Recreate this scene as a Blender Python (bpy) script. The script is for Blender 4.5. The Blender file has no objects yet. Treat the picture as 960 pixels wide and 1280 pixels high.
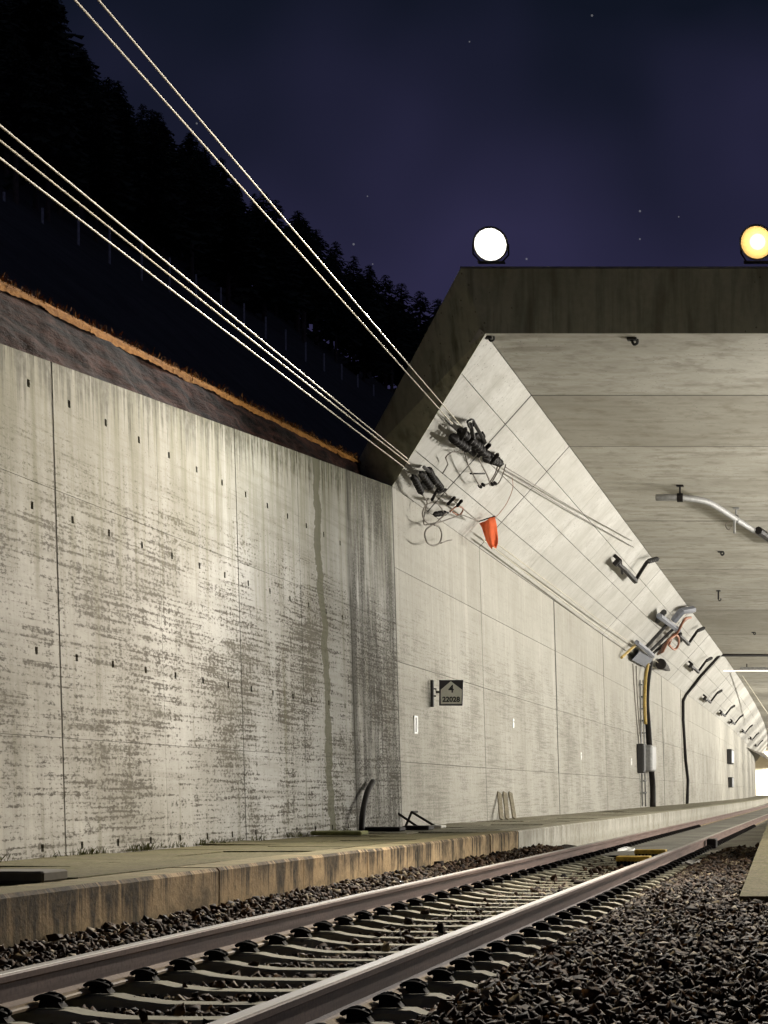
import bpy, bmesh, math, random
import numpy as np
from mathutils import Vector, Matrix, noise as mnoise

random.seed(7)
rng = np.random.default_rng(7)
sc = bpy.context.scene
COL = sc.collection
R = math.radians

# ------------------------------------------------------------------ camera
# world: x right, y along the track, z up; z = 0 is the top of the rails
CAM_H = 0.782
F, VX, VY = 2600.0, 1032.0, 990.0          # focal length and vanishing point in photo pixels
cd = bpy.data.cameras.new('camera')
cam = bpy.data.objects.new('camera', cd)
COL.objects.link(cam)
cam.location = (0, 0, CAM_H)
cam.rotation_euler = (R(90), 0, 0)
cd.sensor_fit = 'VERTICAL'
cd.sensor_height = 36
cd.lens = F / 1280 * 36
cd.shift_x = (480 - VX) / 1280
cd.shift_y = (VY - 640) / 1280
cd.clip_start = 0.05
cd.clip_end = 3000
sc.camera = cam

# ------------------------------------------------------------------ world: night sky
w = bpy.data.worlds.new('World')
sc.world = w
w.use_nodes = True
w.cycles.sampling_method = 'NONE'
nt = w.node_tree
nt.nodes.clear()
out = nt.nodes.new('ShaderNodeOutputWorld')
bg = nt.nodes.new('ShaderNodeBackground')
sky = nt.nodes.new('ShaderNodeTexSky')
sky.sky_type = 'NISHITA'
sky.sun_disc = False
sky.sun_elevation = R(-4.0)
sky.sun_rotation = R(200)
tc = nt.nodes.new('ShaderNodeTexCoord')
nz = nt.nodes.new('ShaderNodeTexNoise')
nz.inputs['Scale'].default_value = 4.2
nz.inputs['Detail'].default_value = 3
nt.links.new(tc.outputs['Generated'], nz.inputs['Vector'])
cr = nt.nodes.new('ShaderNodeValToRGB')
cr.color_ramp.elements[0].position = 0.36
cr.color_ramp.elements[0].color = (0.038, 0.062, 0.145, 1)
cr.color_ramp.elements[1].position = 0.68
cr.color_ramp.elements[1].color = (0.240, 0.225, 0.600, 1)
sx = nt.nodes.new('ShaderNodeSeparateXYZ'); nt.links.new(tc.outputs['Generated'], sx.inputs[0])
el = nt.nodes.new('ShaderNodeMapRange'); el.inputs[1].default_value = 0.37; el.inputs[2].default_value = 0.22
el.inputs[3].default_value = -0.24; el.inputs[4].default_value = 0.14
nt.links.new(sx.outputs[2], el.inputs[0])
sm_ = nt.nodes.new('ShaderNodeMath'); sm_.operation = 'ADD'
nt.links.new(nz.outputs['Fac'], sm_.inputs[0]); nt.links.new(el.outputs[0], sm_.inputs[1])
nt.links.new(sm_.outputs[0], cr.inputs['Fac'])
# stars: sparse bright points
vo = nt.nodes.new('ShaderNodeTexVoronoi')
vo.inputs['Scale'].default_value = 62
nt.links.new(tc.outputs['Generated'], vo.inputs['Vector'])
lt = nt.nodes.new('ShaderNodeMath'); lt.operation = 'LESS_THAN'
lt.inputs[1].default_value = 0.032
nt.links.new(vo.outputs['Distance'], lt.inputs[0])
st = nt.nodes.new('ShaderNodeMath'); st.operation = 'MULTIPLY'
st.inputs[1].default_value = 1.0
nt.links.new(lt.outputs[0], st.inputs[0])
ad = nt.nodes.new('ShaderNodeMixRGB'); ad.blend_type = 'ADD'; ad.inputs[0].default_value = 1.0
nt.links.new(cr.outputs['Color'], ad.inputs[1])
nt.links.new(sky.outputs['Color'], ad.inputs[2])
ad2 = nt.nodes.new('ShaderNodeMixRGB'); ad2.blend_type = 'ADD'; ad2.inputs[0].default_value = 1.0
nt.links.new(ad.outputs[0], ad2.inputs[1])
nt.links.new(st.outputs[0], ad2.inputs[2])
nt.links.new(ad2.outputs[0], bg.inputs['Color'])
bg.inputs['Strength'].default_value = 0.10
nt.links.new(bg.outputs[0], out.inputs['Surface'])

# ------------------------------------------------------------------ a trace of moonlight
sl = bpy.data.lights.new('moon', 'SUN')
sl.energy = 0.006
sl.color = (0.75, 0.82, 1.0)
sl.angle = R(0.5)
so = bpy.data.objects.new('moon', sl)
so.rotation_euler = (R(50), 0, R(30))
COL.objects.link(so)

sc.view_settings.view_transform = 'Standard'
sc.view_settings.look = 'None'
sc.view_settings.exposure = 0.0
sc.view_settings.gamma = 1.0
sc.render.engine = 'CYCLES'
sc.cycles.use_denoising = True
sc.cycles.max_bounces = 4
sc.cycles.diffuse_bounces = 3
sc.cycles.use_adaptive_sampling = True
sc.cycles.adaptive_threshold = 0.02
sc.cycles.sample_clamp_indirect = 4

# strengths of the lamps that are built below
FLOOD_COOL, FLOOD_WARM = 9500, 7200
TUBE_W = 1060

# ------------------------------------------------------------------ geometry of the place
PLAT_Z = 0.214                 # platform top
WALL_X, BATTER = -6.737, 0.03  # wall face at platform level and its lean
CH_Z, CEIL_Z = 5.645, 7.66     # foot of the haunch, ceiling
CH_X, CE_X = -6.90, -5.10
Z_PORT, Z_BEAM = 33.1, 31.2
TR_C = -2.807                  # track centre line
RAIL_L, RAIL_R = TR_C - 0.75, TR_C + 0.75
EDGE_X = -4.51                 # platform edge
Y_END = 352.0

def cv(y):                     # the line bends gently to the left far inside
    return -7.5e-5 * (y - 90) ** 2 if y > 90 else 0.0
def xw(z):
    return WALL_X - BATTER * (z - PLAT_Z)
def ray(px, py):
    return Vector(((px - VX) / F, 1.0, (VY - py) / F))
C0 = Vector((0, 0, CAM_H))
def at(px, py, y):             # the point seen at a pixel of the photo at a distance y
    return C0 + ray(px, py) * y
NCH = Vector((CEIL_Z - CH_Z, 0, -(CE_X - CH_X))).normalized()
UCH = Vector((CE_X - CH_X, 0, CEIL_Z - CH_Z)).normalized()
def hit(px, py, p0, n, d):
    r = ray(px, py)
    return C0 + r * ((d + n.dot(p0 - C0)) / n.dot(r))
def on_ch(px, py, d=0.0):
    p = hit(px, py, Vector((CH_X, 0, CH_Z)), NCH, d)
    for _ in range(3):
        p = hit(px, py, Vector((CH_X + cv(p.y), 0, CH_Z)), NCH, d)
    return p
def on_in(px, py, d=0.0):
    a, b = on_ch(px, py, d), on_wall(px, py, d)
    return a if a.y < b.y else b
NW = Vector((1, 0, BATTER)).normalized()
def on_wall(px, py, d=0.0):
    p = hit(px, py, Vector((WALL_X, 0, PLAT_Z)), NW, d)
    for _ in range(3):
        p = hit(px, py, Vector((WALL_X + cv(p.y), 0, PLAT_Z)), NW, d)
    return p
def on_ceil(px, py, d=0.0):
    return hit(px, py, Vector((0, 0, CEIL_Z)), Vector((0, 0, -1)), d)
def on_plat(px, py, d=0.0):
    return hit(px, py, Vector((0, 0, PLAT_Z)), Vector((0, 0, 1)), d)

# ------------------------------------------------------------------ mesh helpers
class MB:
    def __init__(s):
        s.v, s.f = [], []
    def add(s, vs, fs):
        b = len(s.v)
        s.v += [tuple(p) for p in vs]
        s.f += [tuple(b + i for i in f) for f in fs]
    def hull(s, bot, top):     # prism between two loops
        n = len(bot)
        s.add(list(bot) + list(top),
              [tuple(range(n))[::-1], tuple(range(n, 2 * n))] +
              [(i, (i + 1) % n, n + (i + 1) % n, n + i) for i in range(n)])
    def box(s, c, size, m=None):
        hx, hy, hz = size[0] / 2, size[1] / 2, size[2] / 2
        c = Vector(c)
        b = [Vector((x, y, -hz)) for x, y in ((-hx, -hy), (hx, -hy), (hx, hy), (-hx, hy))]
        t = [Vector((p.x, p.y, hz)) for p in b]
        if m is not None:
            b = [m @ p for p in b]; t = [m @ p for p in t]
        s.hull([c + p for p in b], [c + p for p in t])
    def bbox(s, c, size, bev, m=None):   # box with chamfered edges in plan and on top
        hx, hy, hz = size[0] / 2, size[1] / 2, size[2] / 2
        c = Vector(c)
        def loop(i, z):
            a, b = hx - i, hy - i
            k = bev
            return [Vector(p) for p in ((-a + k, -b, z), (a - k, -b, z), (a, -b + k, z), (a, b - k, z),
                                        (a - k, b, z), (-a + k, b, z), (-a, b - k, z), (-a, -b + k, z))]
        ls = [loop(bev, -hz), loop(0, -hz + bev), loop(0, hz - bev), loop(bev, hz)]
        s.loft([[c + (m @ p if m is not None else p) for p in l] for l in ls], True)
    def loft(s, loops, caps=False, closed=True):
        n = len(loops[0])
        vs = [p for l in loops for p in l]
        fs = []
        for k in range(len(loops) - 1):
            for i in range(n if closed else n - 1):
                j = (i + 1) % n
                fs.append((k * n + i, k * n + j, (k + 1) * n + j, (k + 1) * n + i))
        if caps:
            fs.append(tuple(range(n))[::-1])
            fs.append(tuple(range((len(loops) - 1) * n, len(loops) * n)))
        s.add(vs, fs)
    def tube(s, pts, r, n=6, caps=True):
        pts = [Vector(p) for p in pts]
        rr = r if isinstance(r, (list, tuple)) else [r] * len(pts)
        up = Vector((0, 0, 1))
        t0 = (pts[1] - pts[0]).normalized()
        if abs(t0.dot(up)) > 0.95:
            up = Vector((1, 0, 0))
        a = (up - t0 * up.dot(t0)).normalized()
        loops = []
        for i, p in enumerate(pts):
            if i == 0: t = t0
            elif i == len(pts) - 1: t = (pts[i] - pts[i - 1]).normalized()
            else: t = ((pts[i + 1] - p).normalized() + (p - pts[i - 1]).normalized()).normalized()
            a = (a - t * a.dot(t)).normalized()
            b = t.cross(a)
            loops.append([p + (a * math.cos(2 * math.pi * k / n) + b * math.sin(2 * math.pi * k / n)) * rr[i] for k in range(n)])
        s.loft(loops, caps)
    def lathe(s, p, q, prof, n=10):      # profile [(t 0..1, radius)] round the axis p-q
        p, q = Vector(p), Vector(q)
        s.tube([p.lerp(q, t) for t, _ in prof], [r for _, r in prof], n)
    def build(s, name, m, parent=None, smooth=False):
        me = bpy.data.meshes.new(name)
        me.from_pydata(s.v, [], s.f)
        me.update()
        bm = bmesh.new(); bm.from_mesh(me)
        bmesh.ops.recalc_face_normals(bm, faces=bm.faces)
        bm.to_mesh(me); bm.free()
        if smooth:
            me.polygons.foreach_set('use_smooth', [True] * len(me.polygons))
        if m is not None:
            me.materials.append(m)
        o = bpy.data.objects.new(name, me)
        COL.objects.link(o)
        if parent is not None:
            o.parent = parent
            if parent.matrix_basis != Matrix():
                o.matrix_parent_inverse = pmat(parent).inverted()
        return o
def pmat(o):
    m = o.matrix_basis.copy()
    while o.parent is not None:
        m = o.parent.matrix_basis @ o.matrix_parent_inverse @ m
        o = o.parent
    return m
def tag(o, label=None, cat=None, group=None, kind=None):
    if label: o['label'] = label
    if cat: o['category'] = cat
    if group: o['group'] = group
    if kind: o['kind'] = kind
    return o
def empty(name, loc, label=None, cat=None, group=None, kind=None):
    o = bpy.data.objects.new(name, None)
    o.location = loc
    o.empty_display_size = 0.2
    COL.objects.link(o)
    return tag(o, label, cat, group, kind)
def inst(name, me, parent, mtx):         # a piece that shares its mesh, given in the parent's own space
    o = bpy.data.objects.new(name, me)
    COL.objects.link(o)
    o.parent = parent
    o.matrix_basis = mtx
    return o
def frame(origin, ax, ay, az):
    m = Matrix.Identity(4)
    for i, a in enumerate((ax, ay, az)):
        for k in range(3): m[k][i] = a[k]
    m.translation = origin
    return m
def smooth_path(pts, k=6):
    pts = [Vector(p) for p in pts]
    o = []
    for i in range(len(pts) - 1):
        p0, p1, p2, p3 = pts[max(i - 1, 0)], pts[i], pts[i + 1], pts[min(i + 2, len(pts) - 1)]
        for j in range(k):
            t = j / k
            o.append(0.5 * ((2 * p1) + (p2 - p0) * t + (2 * p0 - 5 * p1 + 4 * p2 - p3) * t * t + (3 * p1 - p0 - 3 * p2 + p3) * t ** 3))
    o.append(pts[-1])
    return o

# ------------------------------------------------------------------ material helpers
class G:
    def __init__(s, name):
        s.m = bpy.data.materials.new(name)
        s.m.use_nodes = True
        s.nt = s.m.node_tree
        s.b = s.nt.nodes['Principled BSDF']
        s.geo = s.nt.nodes.new('ShaderNodeNewGeometry')
        s.pos = s.geo.outputs['Position']
        s.island = s.geo.outputs['Random Per Island']
        oi = s.nt.nodes.new('ShaderNodeObjectInfo')
        s.rnd = oi.outputs['Random']
    def put(s, sock, v):
        if hasattr(v, 'is_linked') or isinstance(v, bpy.types.NodeSocket): s.nt.links.new(v, sock)
        elif isinstance(v, (tuple, list)): sock.default_value = (*v, 1) if len(v) == 3 and sock.type == 'RGBA' else v
        else: sock.default_value = v
    def math(s, op, a, b=0.0, clamp=False):
        n = s.nt.nodes.new('ShaderNodeMath'); n.operation = op; n.use_clamp = clamp
        s.put(n.inputs[0], a); s.put(n.inputs[1], b)
        return n.outputs[0]
    def mul(s, a, b): return s.math('MULTIPLY', a, b)
    def sc(s, v3, off=(0, 0, 0)):
        n = s.nt.nodes.new('ShaderNodeMapping')
        n.inputs['Scale'].default_value = v3
        n.inputs['Location'].default_value = off
        s.nt.links.new(s.pos, n.inputs['Vector'])
        return n.outputs[0]
    def noise(s, vec3, detail=3, rough=0.55, off=(0, 0, 0), dist=0.0):
        n = s.nt.nodes.new('ShaderNodeTexNoise')
        n.inputs['Scale'].default_value = 1.0
        n.inputs['Detail'].default_value = detail
        n.inputs['Roughness'].default_value = rough
        n.inputs['Distortion'].default_value = dist
        s.nt.links.new(s.sc(vec3, off), n.inputs['Vector'])
        return n.outputs['Fac']
    def voro(s, vec3):
        n = s.nt.nodes.new('ShaderNodeTexVoronoi')
        n.inputs['Scale'].default_value = 1.0
        s.nt.links.new(s.sc(vec3), n.inputs['Vector'])
        return n
    def ramp(s, f, lo, hi, a=0.0, b=1.0):    # linear map, clamped
        n = s.nt.nodes.new('ShaderNodeMapRange')
        n.clamp = True
        s.put(n.inputs[0], f)
        for i, v in enumerate((lo, hi, a, b)): s.put(n.inputs[i + 1], v)
        return n.outputs[0]
    def mix(s, f, a, b, mode='MIX'):
        n = s.nt.nodes.new('ShaderNodeMixRGB'); n.blend_type = mode
        s.put(n.inputs[0], f); s.put(n.inputs[1], a); s.put(n.inputs[2], b)
        return n.outputs[0]
    def xyz(s):
        n = s.nt.nodes.new('ShaderNodeSeparateXYZ')
        s.nt.links.new(s.pos, n.inputs[0])
        return n.outputs
    def done(s, col, rough=0.8, bump=None, bs=0.3, bd=0.01, metal=0.0, spec=None):
        s.put(s.b.inputs['Base Color'], col)
        s.put(s.b.inputs['Roughness'], rough)
        s.put(s.b.inputs['Metallic'], metal)
        if spec is not None: s.b.inputs['Specular IOR Level'].default_value = spec
        if bump is not None:
            n = s.nt.nodes.new('ShaderNodeBump')
            n.inputs['Strength'].default_value = bs
            n.inputs['Distance'].default_value = bd
            s.put(n.inputs['Height'], bump)
            s.nt.links.new(n.outputs[0], s.b.inputs['Normal'])
        return s.m

def plain(name, col, rough=0.6, metal=0.0, var=0.25, scale=9, spec=None):
    g = G(name)
    n = g.noise((scale,) * 3, 4)
    c = g.mix(g.ramp(n, 0.3, 0.7), tuple(x * (1 - var) for x in col), tuple(min(1, x * (1 + var)) for x in col))
    return g.done(c, g.ramp(n, 0.2, 0.8, max(rough - 0.1, 0.05), min(rough + 0.1, 1)), n, 0.15, 0.01, metal, spec)
def emit(name, col, s):
    m = bpy.data.materials.new(name); m.use_nodes = True
    b = m.node_tree.nodes['Principled BSDF']
    b.inputs['Base Color'].default_value = (*col, 1)
    b.inputs['Emission Color'].default_value = (*col, 1)
    b.inputs['Emission Strength'].default_value = s
    return m

def wall_concrete(name, dirt, c_lo, c_hi, old=True):
    """formwork concrete on a wall that runs along y"""
    g = G(name)
    X, Y, Z = g.xyz()
    big = g.noise((0.5, 0.45, 0.5), 4)
    col = g.mix(g.ramp(big, 0.3, 0.7), c_lo, c_hi)
    # each formwork panel has its own tone
    col = g.mix(g.ramp(g.rnd, 0, 1, 0.0, 0.16), col, (0.20, 0.185, 0.15))
    fine = g.noise((9, 9, 9), 5, 0.65)
    col = g.mix(g.ramp(fine, 0.35, 0.75, 0, 0.22), col, (0.19, 0.175, 0.14))
    # water runs
    runs = g.noise((1, 4.2, 0.28), 6, 0.72)
    col = g.mix(g.mul(g.ramp(runs, 0.52, 0.70), 0.42 * dirt), col, (0.145, 0.135, 0.095))
    lrun = g.noise((1, 3.1, 0.15), 3, 0.6, (3, 7, 1))
    col = g.mix(g.mul(g.ramp(lrun, 0.55, 0.75), 0.35), col, (0.62, 0.60, 0.54))
    # laitance scars: grains gathered along the level board lines, in patches
    patch = g.noise((1, 0.55, 0.75), 4, 0.6, (0, 2.4, 5.0))
    wn = g.nt.nodes.new('ShaderNodeTexWhiteNoise'); wn.noise_dimensions = '2D'
    cb = g.nt.nodes.new('ShaderNodeCombineXYZ')
    g.put(cb.inputs[0], g.math('FLOOR', g.mul(g.math('ADD', Y, 0.10), 1.045)))
    g.put(cb.inputs[1], g.math('FLOOR', g.math('DIVIDE', g.math('ADD', Z, 0.938), 2.2)))
    g.nt.links.new(cb.outputs[0], wn.inputs['Vector'])
    line = g.noise((1, 0.75, 30), 4, 0.6)
    grain = g.noise((1, 13, 34), 6, 0.74)
    vb = g.noise((1, 8.0, 0.7), 5, 0.7, (0, 4, 2))
    low = g.ramp(Z, 4.5, 3.2, 0.40, 1.0)
    D = g.math('ADD', g.math('ADD', g.mul(g.ramp(patch, 0.25, 0.75), 0.36), g.mul(g.ramp(wn.outputs['Value'], 0, 1), 0.10)),
               g.math('ADD', g.mul(g.ramp(line, 0.36, 0.66), 0.36), g.mul(g.ramp(vb, 0.3, 0.7), 0.20)))
    th_ = g.math('SUBTRACT', 0.80, g.mul(g.mul(D, low), 0.60))
    dm = g.math('MULTIPLY', g.math('SUBTRACT', grain, g.math('SUBTRACT', th_, 0.012)), 9.0, True)
    col = g.mix(g.mul(dm, 0.95 * dirt), col, (0.042, 0.035, 0.023))
    ln2 = g.mul(g.ramp(line, 0.57, 0.66), g.ramp(patch, 0.36, 0.56))
    col = g.mix(g.mul(ln2, g.mul(low, 0.55 * dirt)), col, (0.075, 0.065, 0.045))
    haze_ = g.mul(g.ramp(patch, 0.42, 0.70), g.mul(low, 0.45 * dirt))
    col = g.mix(haze_, col, (0.15, 0.135, 0.10))
    # rows of board marks
    brd = g.noise((1, 0.35, 9.0), 4, 0.6, (0, 0, 3.7))
    col = g.mix(g.mul(g.ramp(brd, 0.5, 0.66), 0.30 * dirt), col, (0.17, 0.16, 0.125))
    # pores
    v = g.voro((16, 16, 16))
    pore = g.math('LESS_THAN', v.outputs['Distance'], 0.13)
    pr = g.mul(pore, g.math('GREATER_THAN', g.noise((2.2, 2.2, 2.2), 2), 0.50))
    col = g.mix(g.mul(pr, 0.75), col, (0.07, 0.06, 0.045))
    if old:
        # algae below the wall top, running down
        top = g.math('SUBTRACT', g.math('ADD', 4.52 - 17.38 * 0.0716, g.mul(Y, 0.0716)), Z)
        al = g.math('ADD', g.ramp(top, 0.0, 2.3, 1.0, 0.0), g.ramp(runs, 0.4, 0.7, -0.35, 0.35))
        col = g.mix(g.math('MULTIPLY', al, 0.66, True), col, (0.150, 0.145, 0.070))
        drip = g.noise((1, 11, 0.06), 4, 0.75, (0, 1.7, 0))
        edge = g.math('MULTIPLY', g.math('SUBTRACT', g.ramp(drip, 0.35, 0.75, 0.0, 0.95), top), 3.5, True)
        col = g.mix(g.mul(edge, g.ramp(fine, 0.3, 0.6, 0.35, 0.95)), col, (0.055, 0.052, 0.026))
        # a grout seam weeping down the wall
        wob = g.noise((1, 0.2, 1.7), 4, 0.6)
        yc = g.math('ADD', g.math('ADD', 28.55, g.mul(Z, -0.10)), g.mul(g.math('SUBTRACT', wob, 0.5), 0.7))
        ds = g.math('ABSOLUTE', g.math('SUBTRACT', Y, yc))
        thick = g.math('ADD', 0.0, g.math('ADD', g.mul(g.noise((1, 3, 4), 3), 0.22), g.mul(g.noise((1, 16, 18), 3), 0.13)))
        col = g.mix(g.mul(g.math('LESS_THAN', ds, thick), 0.86), col, g.mix(fine, (0.07, 0.066, 0.036), (0.15, 0.145, 0.09)))
        # black weathered last bay before the portal
        bay = g.mul(g.ramp(Y, 29.7, 30.1), g.ramp(Y, 33.3, 32.9))
        sm = g.noise((1, 4.0, 0.55), 4, 0.68, (0, 1, 0.3))
        sm2 = g.noise((1, 0.6, 0.5), 2, 0.5, (0, 0.4, 1.2))
        bm_ = g.mul(bay, g.mul(g.mul(g.ramp(sm, 0.32, 0.54), g.ramp(grain, 0.3, 0.55, 0.35, 1)), g.ramp(sm2, 0.30, 0.52, 0.5, 1)))
        col = g.mix(g.mul(bm_, 0.92), col, (0.036, 0.032, 0.024))
        ej = g.mul(g.ramp(g.math('ABSOLUTE', g.math('SUBTRACT', Y, 29.95)), 0.0, 0.22, 1, 0), g.ramp(sm, 0.30, 0.5))
        col = g.mix(g.mul(ej, 0.85), col, (0.05, 0.046, 0.034))
    return g.done(col, 0.88, g.noise((7, 7, 16), 5, 0.7), 0.35, 0.012, 0, 0.25)

def slab_concrete(name, c_lo, c_hi, s1, s2, dark=0.35, streak=(0.1, 0.1, 0.09), bs=0.25, per=0.14):
    g = G(name)
    big = g.noise((0.42,) * 3, 5, 0.6)
    col = g.mix(g.ramp(big, 0.3, 0.72), c_lo, c_hi)
    col = g.mix(g.ramp(g.rnd, 0, 1, 0.0, per), col, streak)
    fine = g.noise((11,) * 3, 5, 0.65)
    col = g.mix(g.ramp(fine, 0.38, 0.75, 0, 0.2), col, streak)
    a = g.noise(s1, 4, 0.62)
    b = g.noise(s2, 3, 0.6, (5, 2, 8))
    col = g.mix(g.mul(g.mul(g.ramp(a, 0.48, 0.68), g.ramp(big, 0.35, 0.62, 0.35, 1)), dark), col, streak)
    col = g.mix(g.mul(g.ramp(b, 0.52, 0.70), dark * 0.8), col, streak)
    v = g.voro((9, 9, 9))
    pr = g.mul(g.math('LESS_THAN', v.outputs['Distance'], 0.13), g.math('GREATER_THAN', big, 0.52))
    col = g.mix(g.mul(pr, 0.6), col, (0.08, 0.07, 0.05))
    return g.done(col, 0.87, fine, bs, 0.012, 0, 0.25)

M = {}
M['wall'] = wall_concrete('old_wall_concrete', 1.0, (0.33, 0.323, 0.29), (0.54, 0.535, 0.505))
M['joint'] = plain('joint_shadow_mortar', (0.10, 0.092, 0.072), 0.95)
M['tunnel'] = wall_concrete('tunnel_wall_concrete', 0.34, (0.38, 0.365, 0.32), (0.47, 0.455, 0.41), False)
M['haunch'] = slab_concrete('haunch_board_concrete', (0.46, 0.45, 0.41), (0.62, 0.61, 0.575), (2.2, 0.9, 2.2), (0.5, 7, 0.5), 0.30, (0.22, 0.20, 0.16))
M['ceiling'] = slab_concrete('ceiling_concrete', (0.34, 0.325, 0.275), (0.50, 0.485, 0.43), (0.7, 2.0, 1), (2.6, 2.2, 2), 0.62, (0.17, 0.152, 0.11), 0.25, 0.5)
M['fascia'] = slab_concrete('weathered_fascia_concrete', (0.46, 0.46, 0.33), (0.62, 0.62, 0.48), (6, 6, 0.5), (2.6, 2.6, 0.4), 0.7, (0.11, 0.105, 0.065), 0.4)

def edge_mat(name, c_lo, c_hi, dk, amt):
    g = G(name)
    X, Y, Z = g.xyz()
    big = g.noise((1, 0.8, 0.8), 4)
    col = g.mix(g.ramp(big, 0.3, 0.7), c_lo, c_hi)
    col = g.mix(g.ramp(g.rnd, 0, 1, 0, 0.2), col, dk)
    fine = g.noise((12, 12, 12), 6, 0.72)
    runs = g.noise((1, 4.5, 0.10), 5, 0.72)
    dtop = g.math('SUBTRACT', PLAT_Z, Z)
    dr = g.math('MULTIPLY', g.math('SUBTRACT', g.ramp(runs, 0.38, 0.68, -0.05, 0.60), dtop), 5.0, True)
    dr = g.mul(dr, g.ramp(fine, 0.25, 0.60, 0.55, 1.0))
    col = g.mix(g.mul(dr, amt), col, dk)
    wide = g.noise((1, 1.3, 1.6), 5, 0.68, (0, 9, 0))
    col = g.mix(g.mul(g.ramp(wide, 0.48, 0.66), amt * 0.75), col, tuple(x * 1.6 for x in dk))
    col = g.mix(g.mul(g.ramp(fine, 0.52, 0.68), 0.45), col, dk)
    foot = g.math('ADD', g.ramp(dtop, 0.16, 0.32, -0.2, 0.6), g.ramp(fine, 0.3, 0.7, -0.4, 0.4))
    col = g.mix(g.math('MULTIPLY', foot, amt * 0.7, True), col, (0.10, 0.085, 0.035))
    nrm = g.nt.nodes.new('ShaderNodeSeparateXYZ'); g.nt.links.new(g.geo.outputs['Normal'], nrm.inputs[0])
    moss = g.mul(g.math('GREATER_THAN', nrm.outputs[2], 0.7), g.ramp(fine, 0.3, 0.6, 0.3, 0.9))
    col = g.mix(g.mul(moss, amt), col, (0.21, 0.185, 0.085))
    return g.done(col, 0.9, fine, 0.7, 0.02, 0, 0.2)
M['edge_old'] = edge_mat('stained_lamplit_platform_edge', (0.44, 0.305, 0.155), (0.60, 0.44, 0.25), (0.026, 0.019, 0.010), 1.0)  # orange lamplight is put into the base colour, under real dark drips
M['edge_new'] = edge_mat('pale_platform_edge', (0.46, 0.44, 0.38), (0.60, 0.58, 0.52), (0.15, 0.135, 0.095), 0.5)
def paver_mat(name, c_lo, c_hi, moss_amt):
    g = G(name)
    n1 = g.noise((0.7, 0.7, 0.7), 5, 0.62)
    n2 = g.noise((6, 6, 6), 5, 0.7)
    n3 = g.noise((30, 30, 30), 4, 0.7)
    col = g.mix(g.ramp(n1, 0.3, 0.7), c_lo, c_hi)
    col = g.mix(g.ramp(g.rnd, 0, 1, 0, 0.35), col, (0.09, 0.083, 0.05))
    col = g.mix(g.mul(g.ramp(n2, 0.45, 0.62), moss_amt), col, (0.10, 0.105, 0.032))
    col = g.mix(g.ramp(n3, 0.46, 0.64, 0, 0.75), col, (0.045, 0.04, 0.022))
    return g.done(col, 0.95, n2, 0.8, 0.03, 0, 0.1)
M['paver'] = paver_mat('mossy_paving', (0.115, 0.098, 0.050), (0.21, 0.185, 0.105), 0.6)
M['paver_in'] = paver_mat('dusty_tunnel_paving', (0.26, 0.24, 0.18), (0.36, 0.34, 0.27), 0.15)

g = G('ballast_stone')
tone = g.mix(g.island, (0.005, 0.0032, 0.0018), (0.072, 0.040, 0.018))
tone = g.mix(g.math('GREATER_THAN', g.math('FRACT', g.mul(g.island, 37.7)), 0.66), tone, (0.062, 0.030, 0.011))
tone = g.mix(g.math('GREATER_THAN', g.math('FRACT', g.mul(g.island, 91.3)), 0.87), tone, (0.24, 0.19, 0.115))
n = g.noise((45, 45, 45), 4, 0.7)
M['stone'] = g.done(g.mix(g.ramp(n, 0.3, 0.75, 0, 0.5), tone, (0.012, 0.009, 0.007)), 0.75, None, 0, 0, 0, 0.12)
g = G('ballast_ground')
v = g.voro((22, 22, 22))
n = g.noise((6, 6, 6), 4)
c = g.mix(v.outputs['Color'], (0.008, 0.007, 0.005), (0.035, 0.028, 0.02))
M['ground'] = g.done(g.mix(g.ramp(n, 0.3, 0.7, 0, 0.4), c, (0.02, 0.018, 0.014)), 0.9, v.outputs['Distance'], 1.0, 0.05, 0, 0.1)
g = G('track_bed_dust')
n1 = g.noise((0.9, 0.5, 1), 5, 0.65); n2 = g.noise((18, 18, 18), 4, 0.7)
c = g.mix(g.ramp(n1, 0.35, 0.65), (0.10, 0.095, 0.078), (0.23, 0.22, 0.185))
M['slab'] = g.done(g.mix(g.ramp(n2, 0.4, 0.7, 0, 0.6), c, (0.06, 0.055, 0.042)), 0.9, n2, 0.8, 0.02)
g = G('rail_rust')
n1 = g.noise((6, 0.8, 30), 4, 0.6); n2 = g.noise((40, 40, 40), 3)
c = g.mix(g.ramp(n1, 0.3, 0.7), (0.12, 0.076, 0.060), (0.24, 0.165, 0.14))
M['rail'] = g.done(g.mix(g.ramp(n2, 0.45, 0.7, 0, 0.5), c, (0.07, 0.045, 0.036)), 0.7, n2, 0.25, 0.004, 0, 0.2)
g = G('rail_foot_ochre')
n2 = g.noise((14, 3, 14), 3)
M['railfoot'] = g.done(g.mix(g.ramp(n2, 0.35, 0.65), (0.12, 0.08, 0.045), (0.33, 0.235, 0.115)), 0.75, n2, 0.2, 0.004)
g = G('polished_rail_head')
n1 = g.noise((160, 0.6, 8), 3)
M['head'] = g.done(g.mix(g.ramp(n1, 0.35, 0.65), (0.22, 0.195, 0.165), (0.38, 0.35, 0.31)), g.ramp(n1, 0.3, 0.7, 0.55, 0.75), None, 0, 0, 0.0, 0.3)
M['sleeper'] = slab_concrete('sleeper_concrete', (0.29, 0.275, 0.185), (0.44, 0.42, 0.31), (4, 4, 4), (2, 9, 9), 0.6, (0.10, 0.085, 0.05))
M['black'] = plain('black_iron', (0.014, 0.012, 0.011), 0.6, 0, 0.25, 9, 0.15)
M['clip'] = plain('oily_clip_steel', (0.012, 0.010, 0.009), 0.75, 0, 0.25, 9, 0.06)
M['darkmetal'] = plain('dark_painted_steel', (0.035, 0.034, 0.033), 0.6, 0, 0.25, 9, 0.2)
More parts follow.
